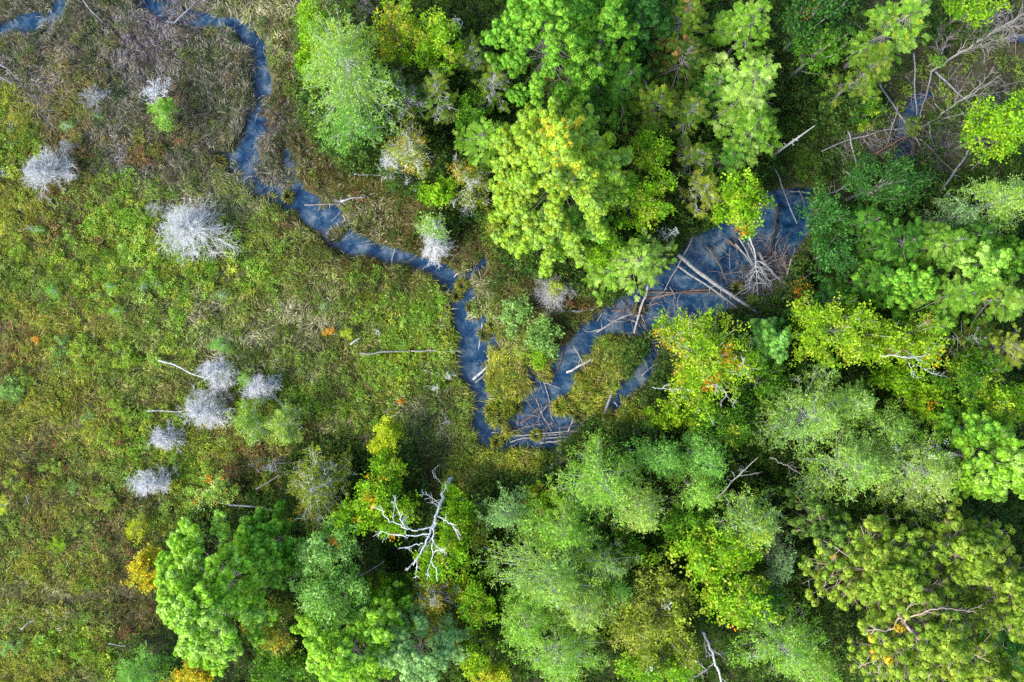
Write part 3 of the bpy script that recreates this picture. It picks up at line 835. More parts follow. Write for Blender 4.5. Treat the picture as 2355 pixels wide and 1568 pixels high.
tree('pine', 2240, 610, 62, 62, 12.5, 'soft', 'soft pale pine rising out of the big hemlock stand', 'pine_tree', dens=1.1)
tree('hemlock', 2012, 638, 72, 58, 9, 'hemd', 'shaded hemlock on the west side of the big hemlock stand', 'conifer_tree', dens=1.2)
tree('pine', 2085, 655, 76, 62, 11, 'pined', 'round-topped pine in front of the dark hemlocks', 'pine_tree', dens=1.0)
tree('hemlock', 2185, 680, 84, 66, 12, 'hem', 'spreading hemlock above the yellow-green broadleaf tree', 'conifer_tree', dens=1.3)
tree('hemlock', 2300, 690, 76, 62, 11, 'hem', 'hemlock with long pale sprays at the east edge of the wood', 'conifer_tree', dens=1.2, acc=[('ygreen', .2, (-.2, -.2, .5))])
tree('pine', 2340, 590, 34, 46, 10, 'pined', 'small pine at the east edge beside the soft pale pine', 'pine_tree', dens=1.1)
tree('hemlock', 2232, 545, 46, 40, 10, 'hemd', 'dim hemlock between the bluish larch and the soft pale pine', 'conifer_tree')
tree('cedar', 1908, 690, 48, 42, 7, 'teal', 'blue-green cedar behind the golden-green trees by the log jam', 'cedar_tree')
# golden-green trees
tree('broad', 1925, 760, 106, 84, 11, 'yleaf', 'golden-green tree with bare grey limbs showing, south of the log jam', 'leafy_tree', dens=1.2, gapt=.15, acc=[('ygreen', .25, None)], twig=.05, bark='pale')
gold_tree = tree('broad', 2078, 790, 100, 60, 10.5, 'yleaf', 'golden-green tree with rusty leaves and a white limb across it', 'leafy_tree', dens=1.0, gapt=.24, acc=[('rust', .06, None), ('gold', .2, (.7, .3, .4))], twig=.08, bark='pale')
tree('hemlock', 2130, 752, 54, 40, 10, 'hem', 'bright feathery hemlock poking out behind the rusty golden-green tree', 'conifer_tree')
tree('bigleaf', 2060, 880, 50, 42, 6.5, 'leaf', 'low saturated green tree under the rusty golden-green tree', 'leafy_tree', dens=1.1)
tree('broad', 2112, 925, 60, 50, 7, 'yleaf', 'lime leafy tree with an orange spot between dark trees', 'leafy_tree', dens=1.1, acc=[('orange', .6, (.1, .1, .1))])
tree('broad', 2225, 870, 86, 62, 9, 'leafd', 'deep green leafy tree at the east of the middle wood', 'leafy_tree', dens=1.1, acc=[('ygreen', .1, None)])
tree('broad', 2300, 925, 80, 56, 9, 'leaf', 'glossy mid green tree with yellow specks at the east edge', 'leafy_tree', dens=1.1, acc=[('ygreen', .2, None)])
tree('cedar', 2310, 800, 62, 62, 10, 'oliv', 'olive cedar with long arching branches at the east edge', 'cedar_tree', dens=1.0, twig=.3)
tree('cedar', 2228, 778, 46, 46, 8, 'cedard', 'dark cedar between the hemlocks and the deep green leafy tree', 'cedar_tree', dens=.9, twig=.4, bark='pale')
tree('broad', 1880, 862, 50, 40, 4.5, 'leafk', 'dark low tree in the hollow under the golden-green trees', 'leafy_tree', dens=1)
# grey-green larches, right middle
tree('larch', 1866, 960, 96, 84, 12, 'gray', 'grey-green larch with twisting limbs beside the dark hollow', 'larch_tree', dens=1.25, twig=.25, bark='pale')
tree('larch', 1958, 925, 44, 46, 11, 'gray', 'narrow grey-green larch standing up beside the dark hollow', 'larch_tree', dens=1.2, twig=.25, bark='pale')
tree('larch', 1965, 1075, 104, 84, 12.5, 'gray', 'big pale larch, the western one of the broad pair', 'larch_tree', dens=1.3, twig=.18, bark='pale', acc=[('ygreen', .2, (.2, .4, .4))])
tree('larch', 2110, 1085, 112, 86, 13, 'softy', 'big yellowish pale larch, the eastern one of the broad pair', 'larch_tree', dens=1.35, twig=.15, bark='pale', acc=[('white', .04, None)])
tree('larch', 2040, 985, 74, 56, 10, 'soft', 'green larch behind the broad pale pair', 'larch_tree', dens=1.1)
tree('pine', 2280, 1060, 88, 92, 14, 'pineg', 'bright white pine with layered fans at the east edge', 'pine_tree', dens=1.3)
tree('pine', 2230, 985, 62, 48, 11, 'pined', 'shorter pine behind the bright layered pine', 'pine_tree')
# red pines
tree('redpine', 2008, 1310, 150, 110, 13, 'redp', 'red pine with open crown and yellow-green needle balls, west of its stand', 'pine_tree', bark='tan', gapt=.26, twig=.8, dens=1.35, acc=[('gold', .015, None)])
tree('redpine', 2190, 1270, 124, 96, 12.5, 'redp', 'red pine with dense needle balls, north of its stand', 'pine_tree', bark='tan', gapt=.26, twig=.8, dens=1.35)
tree('redpine', 2310, 1370, 92, 100, 13, 'redp', 'red pine at the east edge with rounded green needle balls', 'pine_tree', bark='tan', gapt=.26, twig=.8, dens=1.4)
red_pine = tree('redpine', 2095, 1455, 156, 112, 14.5, 'redp', 'red pine with pinkish bare limbs converging at its trunk top', 'pine_tree', bark='tan', gapt=.3, twig=.95, dens=1.25, acc=[('gold', .02, None)])
tree('redpine', 2250, 1530, 88, 62, 12, 'redp', 'red pine cut by the lower edge, beside the pink-limbed one', 'pine_tree', bark='tan', gapt=.26, twig=.8, dens=1.4)
tree('redpine', 1890, 1215, 84, 60, 10, 'redp_shade', 'shaded red pine behind the open-crowned one', 'pine_tree', bark='tan', twig=.5, dens=1.2)
tree('hemlock', 2330, 1510, 56, 62, 8, 'teal', 'dark teal hemlock at the corner beyond the red pines', 'conifer_tree')
tree('larch', 1800, 1490, 92, 78, 11, 'soft', 'pale soft larch at the lower edge beside the red pines', 'larch_tree', dens=1.3, twig=.2, bark='pale')
tree('larch', 1745, 1385, 62, 52, 7.5, 'teal', 'dark bluish larch in the shade left of the red pines', 'larch_tree', dens=1.1, twig=.2, bark='pale')
tree('larch', 1880, 1540, 62, 42, 9.5, 'soft', 'soft green larch at the lower edge touching the red pines', 'larch_tree', dens=1.2)
tree('larch', 1790, 1290, 40, 62, 8, 'grayb', 'dim grey larch between the yellow-tipped maple and the red pines', 'larch_tree', dens=.9, twig=.3)
# lower middle wood
tree('larch', 1385, 1110, 98, 92, 11, 'soft', 'light green larch at the south bank, the first behind the sedge slope', 'larch_tree', dens=1.35, twig=.15, bark='pale')
tree('larch', 1468, 1175, 76, 66, 12, 'softy', 'yellowish larch crown between two greener ones on the south bank', 'larch_tree', dens=1.35, twig=.12, bark='pale')
tree('larch', 1620, 1058, 74, 52, 11, 'fern', 'fresh green larch below the large yellow-green tree', 'larch_tree', dens=1.4)
tree('larch', 1600, 1125, 62, 44, 11.5, 'soft', 'lime green rounded larch top, just south of the fresh green one', 'larch_tree', dens=1.4)
tree('larch', 1520, 1050, 62, 52, 9.5, 'fern', 'green larch at the lower end of the sedge bank', 'larch_tree', dens=1.2)
tree('larch', 1290, 1215, 98, 72, 10.5, 'soft', 'soft green larch west of the yellowish larch', 'larch_tree', dens=1.3, acc=[('ygreen', .15, (-.1, -.6, .4))])
tree('broad', 1262, 1150, 66, 34, 5, 'yleaf', 'low yellow-green thicket on the bank with orange leaf tips', 'bush', 'shrub', acc=[('orange', .08, None)])
tree('larch', 1165, 1180, 58, 48, 8, 'glauc', 'bluish grey-green larch next to the bleached snag', 'larch_tree', dens=1.2)
tree('larch', 1265, 1330, 116, 88, 12.5, 'gray', 'pale wispy larch in the lower middle, largest of its row', 'larch_tree', dens=1.35, twig=.2, bark='pale')
tree('larch', 1390, 1290, 66, 50, 9.5, 'gray', 'small wispy larch reaching over a dark hole', 'larch_tree', dens=1.1, twig=.3, bark='pale')
tree('larch', 1335, 1400, 78, 62, 12, 'softy', 'yellow-green wispy larch below the palest wispy one', 'larch_tree', dens=1.3, twig=.2, bark='pale')
tree('larch', 1205, 1430, 72, 70, 11, 'soft', 'soft green larch above the lower edge, beside the yellow-flecked maple', 'larch_tree', dens=1.2, twig=.15)
tree('larch', 1285, 1510, 96, 68, 12, 'soft', 'pale green larch cut by the lower edge in the middle', 'larch_tree', dens=1.3, twig=.2, bark='pale')
tree('broad', 1500, 1430, 118, 112, 9.5, 'oliv', 'olive leafy tree sprinkled with white flecks at the lower edge', 'leafy_tree', dens=1.15, acc=[('white', .025, None), ('ygreen', .2, None)])
tree('broad', 1520, 1530, 86, 46, 10, 'leaf', 'bright green leafy tree cut by the lower edge under the flecked one', 'leafy_tree', dens=1.1)
tree('bigleaf', 1632, 1270, 118, 66, 10, 'leaf', 'bright maple beside the dark hole in the lower wood', 'maple_tree', dens=1.2, acc=[('ygreen', .2, None)])
tree('bigleaf', 1690, 1360, 78, 74, 10.5, 'leaf', 'yellow-tipped maple with orange leaves at its lower end', 'maple_tree', dens=1.2, acc=[('orange', .7, (-.2, .9, .2)), ('ygreen', .35, None)])
twist_larch = tree('larch', 1724, 1205, 76, 82, 11.5, 'gray', 'pale larch with twisting bare leader above the two maples', 'larch_tree', dens=1.3, twig=.3, bark='pale', acc=[('ygreen', .3, (0, .2, .4))])
tree('broad', 1580, 1205, 66, 44, 7, 'leafd', 'dark leafy tree in the gap behind the bright maple', 'leafy_tree', dens=1)
tree('broad', 1440, 1255, 50, 40, 6, 'leafd', 'dark leafy tree between the yellowish larch and the dark hole', 'leafy_tree', dens=1)
tree('larch', 1420, 1355, 40, 36, 9, 'fern', 'small mint green larch above the white-flecked tree', 'larch_tree', dens=1.2)
# lower left wood
tree('larch', 728, 1125, 64, 78, 8, 'oliv', 'olive-yellow tree at the marsh edge with pale grey core', 'larch_tree', dens=1.3, twig=.35, bark='white', acc=[('gold', .2, (-.6, .5, .5))])
tree('broad', 893, 1085, 38, 50, 6, 'leaf', 'upright leafy tree with yellow flecks, north of the bleached snag', 'leafy_tree', dens=1.1, acc=[('ygreen', .35, None)])
tree('broad', 868, 1168, 74, 68, 8, 'leaf', 'bright green leafy tree behind the spreading bleached snag', 'leafy_tree', dens=1.2, acc=[('orange', .05, None)])
tree('broad', 1062, 1162, 38, 50, 5, 'leaf', 'bright green bush beside the trunk of the bleached snag', 'bush', 'shrub', dens=1.1)
tree('broad', 1030, 1270, 68, 66, 7, 'leaf', 'bright green tree under the right limbs of the bleached snag', 'leafy_tree', dens=1.2, acc=[('ygreen', .2, None)])
tree('larch', 1095, 1220, 40, 50, 5, 'oliv', 'olive thin sapling right of the bleached snag', 'sapling', 'sapling', dens=1.1)
tree('bigleaf', 745, 1255, 62, 66, 8.5, 'bleaf', 'blue-green aspen at the east side of the leftmost white pine', 'leafy_tree', dens=1.5, size=.8, acc=[('orange', .03, None)])
tree('bigleaf', 765, 1360, 76, 66, 9, 'bleaf', 'blue-green aspen with pale leaf clusters, south of its twin', 'leafy_tree', dens=1.5, size=.8)
tree('broad', 640, 1440, 66, 56, 6, 'oliv', 'dull olive tree with yellow leaves below the leftmost white pine', 'leafy_tree', dens=.8, acc=[('gold', .12, None)])
tree('broad', 655, 1530, 66, 46, 5.5, 'leafd', 'dark green tree at the lower edge in the shade of pines', 'leafy_tree', dens=.9)
tree('broad', 875, 1348, 34, 26, 5, 'leaf', 'small round green bush in the hollow under the bleached snag', 'bush', 'shrub')
tree('broad', 930, 1360, 34, 32, 4.5, 'leafd', 'small dark bush in the hollow left of the yellow larch', 'bush', 'shrub')
tree('larch', 1000, 1370, 46, 52, 7.5, 'oliv', 'yellow larch with grey twigs at its heart', 'larch_tree', dens=1.2, twig=.6, bark='white', acc=[('gold', .5, (0, .1, .6))])
tree('larch', 1002, 1450, 44, 44, 6.5, 'oliv', 'low olive larch with an orange tip beneath the yellow larch', 'larch_tree', dens=1.2, acc=[('gold', .5, (-.2, .7, .4))])
tree('bigleaf', 1092, 1385, 46, 62, 7.5, 'leaf', 'yellow-flecked maple beside the yellow larch', 'maple_tree', dens=1.2, size=.8, acc=[('ygreen', .35, None)])
tree('pine', 795, 1510, 98, 72, 12.5, 'pineg', 'white pine cut by the lower edge, below the aspens', 'pine_tree', dens=1.4)
tree('pine', 880, 1436, 50, 52, 10.5, 'pineg', 'slim upright white pine behind the bluish pine', 'pine_tree', dens=1.2)
tree('pine', 962, 1500, 92, 66, 11.5, 'glauc', 'bluish grey-green pine at the lower edge', 'pine_tree', dens=1.3)
tree('larch', 830, 1398, 46, 30, 7, 'fern', 'green larch sapling in the gap below the aspens', 'larch_tree', dens=1.0)
tree('broad', 1092, 1500, 38, 44, 7, 'yleaf', 'lime green leafy tree beside the bluish pine', 'leafy_tree', dens=1.2)
tree('broad', 1128, 1560, 50, 26, 7.5, 'ylime', 'yellow leafy tree cut by the lower edge right of the bluish pine', 'leafy_tree', dens=1.2, acc=[('yellow', .3, None)])
tree('pine', 474, 1372, 136, 142, 15, 'pineg', 'huge bright green white pine at the marsh corner', 'pine_tree', dens=1.7)
tree('pine', 615, 1262, 52, 70, 9.5, 'pined', 'dim green pine on the shaded side of the huge marsh-corner pine', 'pine_tree', dens=1.2)  # darker needles carry the huge pine's shaded side in their colour
tree('broad', 340, 1312, 38, 48, 4.5, 'yel', 'golden yellow bush against the huge marsh-corner pine', 'bush', 'shrub', dens=1.2)
tree('broad', 448, 1545, 70, 32, 5, 'yel', 'golden yellow bush at the lower edge under the huge pine', 'bush', 'shrub', dens=1.2)
tree('larch', 318, 1545, 66, 40, 7, 'fern', 'dull green fir at the lower edge, last tree before the open marsh', 'conifer_tree', dens=1.3)
tree('larch', 308, 1214, 27, 25, 2.6, 'ylime', 'small lime yellow sapling alone on the marsh above the golden bush', 'sapling', 'sapling', dens=1.5)
tree('broad', 487, 1128, 74, 38, 2.6, 'softy', 'pale yellowish flat bush between the dead bushes and the huge pine', 'bush', 'shrub', dens=.8, size=.8, acc=[('orange', .07, None)])
tree('broad', 886, 1005, 38, 46, 5, 'ylime', 'bright yellow-lime young tree standing alone on the marsh', 'young_tree', 'tree', dens=1.6, size=.85)

# ------------------------------------------------------------------ young green plants on the open marsh
SG = 'young plants on the open marsh'
for (x, y, rx, ry, h, kd, pal, lab) in [
    (374, 262, 30, 38, 3.6, 'larch', 'soft', 'fresh green sapling growing up against a dead forked tree'),
    (155, 290, 19, 17, 1.4, 'larch', 'glauc', 'pale bluish-green sapling above the small grey bush'),
    (505, 792, 27, 24, 2.2, 'larch', 'fern', 'mint green sapling touching the top of a white dead bush'),
    (512, 680, 20, 15, 1.3, 'larch', 'glauc', 'blue-green sapling alone below the biggest dead bush'),
    (268, 714, 23, 17, 1.4, 'larch', 'soft', 'light green sapling, lower of the close pair on the open marsh'),
    (253, 660, 20, 15, 1.3, 'larch', 'glauc', 'blue-green sapling, upper of the close pair on the open marsh'),
    (124, 668, 25, 20, 1.4, 'larch', 'fern', 'dull green sapling west of the close pair'),
    (330, 662, 13, 18, 1.3, 'larch', 'grayb', 'greyish sapling east of the close pair'),
    (365, 652, 13, 12, 1.1, 'larch', 'grayb', 'tiny grey sapling beside the greyish one'),
    (744, 705, 12, 15, 1.1, 'larch', 'glauc', 'tiny blue-green sapling above the orange plant'),
    (88, 530, 24, 13, 1.2, 'larch', 'fern', 'low green sapling beside bleached twigs on the western marsh'),
    (575, 972, 48, 48, 4.6, 'larch', 'hemb', 'yellow-green larch sapling south of the white dead bushes'),
    (655, 972, 42, 52, 5, 'larch', 'softy', 'lime larch sapling with grey twigs on its stream side'),
    (562, 870, 22, 26, 3, 'larch', 'soft', 'green sapling wedged between two white dead bushes'),
    (798, 771, 17, 17, 1.6, 'broad', 'ylime', 'round yellow-green plant next to the orange one'),
    (757, 761, 18, 11, 1.1, 'broad', 'gold', 'orange autumn plant beside the round yellow-green one'),
    (86, 785, 12, 14, 1.0, 'broad', 'gold', 'small orange plant alone on the golden marsh'),
    (921, 923, 11, 8, .8, 'broad', 'gold', 'tiny orange plant north of the lone yellow-lime tree'),
    (8, 1160, 16, 28, 2.2, 'broad', 'ylime', 'yellow-lime bush at the west edge of the marsh'),
    (226, 268, 12, 9, .9, 'larch', 'fern', 'tiny green sapling at the foot of the thin dead bush'),
    (470, 1352, 10, 10, .9, 'broad', 'gold', 'low golden plant under the huge pine'),
]:
    if lab.startswith('low golden'): continue
    tree(kd, x, y, rx, ry, h, pal, lab, 'sapling' if kd == 'larch' else 'marsh_plant', 'sapling' if kd == 'larch' else 'plant', dens=1.7, size=.62 if rx < 30 else .8, group=SG, twig=.3 if rx > 40 else 0, bark='white')

# leafy shrub clumps on the marsh
CL = 'leafy shrub clumps on the open marsh'
for (x, y, rx, ry, pal, lab) in [
    (40, 572, 34, 30, 'shrub', 'green shrub clump by the west edge below the round dead bush'),
    (75, 630, 26, 20, 'shrub', 'light green shrub clump above the dull green sapling'),
    (190, 805, 36, 44, 'shrub', 'mid green shrub clump left of the densest one'),
    (280, 810, 42, 40, 'shrub', 'densest light green shrub clump in the middle of the western marsh'),
    (140, 795, 26, 30, 'shrubb', 'dull green shrub clump beside the small orange plant'),
    (25, 895, 40, 40, 'shrubb', 'blue-green shrub clump at the west edge of the marsh'),
    (275, 945, 36, 28, 'shrub', 'green shrub clump west of the dead bush with a long trunk'),
    (250, 1010, 32, 28, 'shrub', 'yellowish shrub clump southwest of the dead bush with a long trunk'),
    (200, 955, 22, 20, 'shrubb', 'small bluish shrub clump in golden sedge'),
    (120, 1075, 34, 22, 'shrub', 'fresh green shrub clump in the southern marsh'),
    (35, 1105, 30, 24, 'shrub', 'green shrub clump near the southwest edge'),
    (175, 1120, 26, 24, 'shrubb', 'pale green shrub clump beside reddish sedge'),
    (28, 1480, 38, 28, 'shrubb', 'mint green shrub clump in the lower corner of the marsh'),
    (420, 600, 30, 14, 'yleaf', 'low yellow-green shrub clump at the foot of the biggest dead bush'),
    (250, 1160, 30, 22, 'shrub', 'green shrub clump left of the low dead bush'),
    (135, 1250, 30, 26, 'yleaf', 'pale shrub clump in the long brown sedge'),
]:
    tree('broad', x, y, rx, ry, .95, pal, lab, 'shrub_clump', 'shrub', dens=.5, size=.55, gapt=.3, group=CL)

# ------------------------------------------------------------------ bleached dead bushes and snags
dead_bush(105, 395, 66, 62, 3.6, 'round white dead bush on the western marsh', elev=.25)
dead_bush(156, 336, 24, 24, 1.8, 'small mauve-grey dead bush behind the round white one', col='pale')
dead_bush(440, 524, 92, 76, 4.0, 'biggest bleached dead bush, a dense white dome on the marsh', n=110, elev=.25)
dead_bush(362, 480, 46, 20, 1.6, 'low white dead branches trailing west of the biggest dead bush', n=24, col='pale')
dead_bush(215, 222, 40, 36, 2.6, 'thin bluish-white dead bush in the shaded reeds', n=24, col='pale', fine=.9)
dead_bush(372, 212, 66, 44, 4.2, 'forked dead tree with long white limbs in the shaded reeds', name='dead_tree', cat='dead tree', n=13, fine=1.7, rot=-.7, elev=.2)
dead_bush(32, 295, 15, 22, 1.2, 'tiny star of grey dead twigs in the shaded reeds', n=9, col='pale')
dead_bush(12, 400, 22, 16, 1.0, 'flat grey dead twigs at the west edge of the marsh', n=12, col='pale')
dead_bush(68, 527, 22, 12, .9, 'pale dead twigs beside a low green sapling', n=10, col='pale')
dead_bush(505, 852, 56, 50, 3.6, 'white dead bush, northern of the cluster of four')
dead_bush(472, 942, 78, 48, 3.4, 'white dead bush with its trunk running west, widest of the cluster')
dead_bush(600, 887, 54, 42, 3.2, 'white dead bush, eastern of the cluster of four')
dead_bush(384, 1006, 44, 34, 2.4, 'small white dead bush, southwestern of the cluster of four')
dead_bush(352, 1110, 68, 38, 2.6, 'low white dead bush with a dark stem, above the yellow sapling', n=64)
dead_bush(870, 762, 13, 15, 1.1, 'tiny white dead star beside the round yellow-green plant', n=16)
dead_bush(156, 854, 13, 9, .8, 'tiny grey dead star on the golden marsh', n=8, col='pale')
dead_bush(1034, 861, 25, 16, 1.2, 'white dead star at the stream edge, northern of two', n=16)
dead_bush(1004, 891, 28, 15, 1.2, 'white dead star near the stream, southern of two', n=18)
dead_bush(1024, 966, 28, 26, 1.2, 'bare forked grey branches lying by the stream bend', n=9, fine=1.4, col='pale')
dead_bush(622, 1072, 50, 26, 1.4, 'spread of bare grey twigs south of the lime sapling', n=18, col='pale')
dead_bush(998, 568, 40, 56, 4.4, 'white dead bush overhanging the stream bend', n=60)
dead_bush(905, 378, 42, 46, 4.2, 'bluish white dead branches on the left of the half-dead larch', n=46, group='dead trees of the wood')
dead_bush(940, 420, 24, 26, 3.4, 'pale dead twigs hanging below the half-dead larch', n=22, group='dead trees of the wood')
dead_bush(897, 283, 26, 20, 5.4, 'small pale dead treetop under the widest larch', n=20, group='dead trees of the wood')
dead_bush(1050, 370, 18, 26, 4.6, 'dead grey twigs at the top of the yellow-green thin sapling', n=20, group='dead trees of the wood')
dead_bush(1074, 476, 26, 24, 3.2, 'dead pale twigs at the foot of the yellow-green thin sapling', n=26, group='dead trees of the wood')
dead_bush(1277, 664, 50, 50, 2.6, 'starburst dead bush with a yellow-green heart on the grass point', n=90, leafpal='ylime', leafn=220, elev=.12, col='pale', seed=3)
dead_bush(1540, 538, 27, 25, 7.5, 'pale blue dead starburst on a tall stem over the north bank', n=20, fine=1.2, group='dead trees of the wood', elev=.1)
dead_bush(1366, 182, 22, 26, 10.5, 'pale blue dead treetop in the upper wood', n=14, fine=1.3, group='dead trees of the wood')
dead_bush(1822, 325, 12, 14, 11.8, 'tiny white dead tuft on the flank of the broad hemlock', n=14, group='dead trees of the wood')
dead_bush(768, 252, 26, 14, 5.5, 'dead pale twigs under the south of the widest larch', n=16, group='dead trees of the wood')
dead_bush(838, 12, 40, 22, 6.0, 'grey brushy dead branches at the top edge by the larch', n=30, col='gray', group='dead trees of the wood')
dead_bush(1372, 512, 30, 26, 9.5, 'bare twisted grey limbs southeast of the giant pine', n=6, fine=1.5, col='gray', group='dead trees of the wood', name='dead_tree', cat='dead tree')
dead_bush(836, 1112, 28, 22, 2.2, 'bare grey branches left of the upright leafy tree', n=8, fine=1.4, col='gray', group='dead trees of the wood')
dead_bush(1052, 66, 36, 34, 6.6, 'forked bare pale branch above the shaded cedars', n=6, fine=1.7, group='dead trees of the wood', name='dead_tree', cat='dead tree')

# fallen dead tree with bluish brush at the upper right corner
def merge(limbs, whole):
    """limbs that belong to a living tree become its parts"""
    off = limbs.location-whole.location
    for ch in list(limbs.children):
        ch.parent = whole; ch.location = ch.location+off
        ch.name = 'bare_limb'
    bpy.data.objects.remove(limbs)

def stroke_tree(name, label, strokes, col, H0, group, trunkr, seed=1, tw=5, cat='dead tree'):
    """a dead tree drawn as limbs: each limb a list of (x, y, z) in drawing units and metres, with a base radius"""
    rng = np.random.default_rng(seed)
    b = Vector(at(*strokes[0][0][0]))
    root = thing(name, (b.x, b.y, max(0, float(land_h(np.array([b.x]), np.array([b.y]))[0]))), label, cat, group)
    bz = root.location.z
    bc = np.array(BARKC[col]) if col in BARKC else np.array(LOGC[col])
    first = True
    g2 = Geo(); nb = 0
    for pts, r0, r1 in strokes:
        W = np.array([at(*p_) for p_ in pts])
        K = max(8, len(pts)*4)
        cum = np.concatenate([[0], np.cumsum(np.linalg.norm(np.diff(W, axis=0), axis=1))]); u = np.linspace(0, cum[-1], K)
        P = np.stack([np.interp(u, cum, W[:, i]) for i in range(3)], -1)
        for _ in range(2):
            P[1:-1] = (P[:-2]+2*P[1:-1]+P[2:])/4
        P[1:-1] += rng.normal(size=(K-2, 3))*min(.05, cum[-1]*.015)
        P -= np.array([b.x, b.y, bz])
        r = np.linspace(r0, r1, K)
        if first:
            g = Geo(); g.tubes(P[None], r[None], 9, bc); nm = "trunk"; first = False
        else:
            g = Geo(); g.tubes(P[None], r[None], 6, bc*rng.uniform(.9, 1.1)); nm = "limb"
        Ls = np.array([cum[-1]])
        if tw:
            A, LA = sprout(rng, P[None], Ls, tw, .25, 1, .75, .28, 5, .22, .04, 1.0, .3)
            A2, LB = sprout(rng, A, LA, 3, .2, 1, .7, .6, 4, .25, .03, 1.0)
            g.tubes(A, .018*np.linspace(1.2, .45, 5)[None]*np.ones((len(A), 1)), 4, bc)
            g.tubes(A2, .011*np.linspace(1.2, .5, 4)[None]*np.ones((len(A2), 1)), 3, bc)
        build(nm, g, M_DEAD, root, smooth=True)
    return root

# the spreading bleached snag
stroke_tree('dead_tree', 'bleached snag leaning over the wood, its bare white limbs spread like a fan', [
    ([(1040, 1098, .3), (1024, 1118, 2.2), (1014, 1150, 4.2), (1004, 1182, 5.6), (996, 1206, 6.6), (985, 1238, 7.6), (966, 1270, 8.4), (950, 1300, 9)], 0.163, 0.036),
    ([(998, 1200, 6.4), (996, 1230, 7.4), (994, 1262, 8.2), (993, 1290, 9.0), (1004, 1315, 9.5), (1006, 1336, 9.6)], 0.068, 0.016),
    ([(990, 1212, 6.6), (965, 1219, 7.2), (942, 1218, 7.6), (918, 1205, 8.0), (892, 1198, 8.4), (872, 1160, 8.8)], 0.058, 0.012),
    ([(972, 1250, 7.8), (950, 1255, 8.2), (915, 1262, 8.6)], 0.041, 0.012),
    ([(985, 1228, 7.2), (950, 1232, 7.8), (905, 1230, 8.2), (862, 1222, 8.6)], 0.048, 0.011),
    ([(1003, 1185, 5.8), (1030, 1200, 6.4), (1044, 1215, 6.8), (1055, 1238, 7.0)], 0.041, 0.011),
    ([(1030, 1203, 6.5), (1050, 1208, 7.0)], 0.020, 0.010),
    ([(962, 1280, 8.6), (940, 1305, 9.0), (932, 1310, 9.2)], 0.034, 0.010),
    ([(960, 1285, 8.7), (955, 1330, 9.3)], 0.024, 0.008),
    ([(994, 1270, 8.4), (1016, 1262, 8.6), (1028, 1274, 8.6)], 0.024, 0.008),
    ([(994, 1288, 8.8), (984, 1305, 9.2), (982, 1335, 9.5)], 0.024, 0.008),
    ([(930, 1212, 7.8), (912, 1170, 8.4), (905, 1140, 8.6)], 0.027, 0.008),
    ([(1010, 1158, 4.6), (985, 1138, 4.8), (962, 1136, 5.0)], 0.020, 0.008),
], 'bleached', 0, 'dead trees of the wood', .24, tw=5)

stroke_tree('dead_tree', 'bluish bare dead tree slanting into the upper right corner', [
    ([(2140, 165, .6), (2200, 125, 1.6), (2270, 80, 2.6), (2356, 30, 3.6)], .10, .04),
    ([(2200, 125, 1.6), (2240, 70, 2.4), (2290, 30, 3.0)], .05, .015),
    ([(2160, 150, 1.0), (2175, 90, 2.0), (2230, 55, 2.8)], .045, .015),
    ([(2230, 110, 2.0), (2300, 60, 3.0), (2350, 60, 3.4)], .05, .015),
    ([(2180, 140, 1.2), (2150, 100, 1.8), (2165, 60, 2.4)], .04, .012),
    ([(2210, 118, 1.6), (2280, 95, 2.0), (2340, 80, 2.2)], .04, .012),
    ([(2250, 90, 2.2), (2260, 50, 3), (2320, 25, 3.6)], .04, .012),
], 'gray', 0, 'dead trees of the wood', .1, seed=4, tw=34)

stroke_tree('dead_tree', 'fallen forked dead tree with a broom of grey limbs across the shaded clearing', [
    ([(2118, 292, .5), (2160, 268, .9), (2205, 232, 1.3), (2262, 200, 1.8), (2302, 172, 2.2)], .09, .02),
    ([(2120, 294, .5), (2180, 270, .9), (2240, 252, 1.2), (2290, 248, 1.4)], .05, .012),
    ([(2150, 275, .8), (2210, 262, 1.1), (2256, 264, 1.3)], .035, .01),
    ([(2225, 222, 1.5), (2270, 178, 2.0), (2290, 160, 2.3)], .035, .01),
    ([(2215, 228, 1.4), (2260, 215, 1.7), (2310, 210, 1.9)], .035, .01),
], 'gray', 0, 'dead trees of the wood', .1, seed=5, tw=9)

stroke_tree('dead_tree', 'bare dead tree fallen into the dark hole at the lower edge', [
    ([(1614, 1452, 4.0), (1632, 1490, 3.5), (1650, 1535, 3.0), (1662, 1580, 2.6)], .10, .06),
    ([(1645, 1522, 3.2), (1618, 1545, 3.6), (1588, 1562, 3.9)], .05, .02),
    ([(1625, 1540, 3.5), (1608, 1528, 3.9), (1588, 1520, 4.2)], .03, .012),
    ([(1640, 1510, 3.3), (1622, 1498, 3.6), (1620, 1480, 4.0)], .03, .012),
], 'pale', 0, 'dead trees of the wood', .1, seed=6, tw=7)

stroke_tree('dead_tree', 'broken bare branch hanging over the dark hole in the lower middle wood', [
    ([(1444, 1280, 6.5), (1447, 1296, 6.0), (1440, 1315, 5.6), (1428, 1336, 5.2)], .05, .02),
    ([(1446, 1294, 6.0), (1436, 1302, 6.0)], .03, .012),
], 'red', 0, 'dead trees of the wood', .06, seed=7, tw=3)

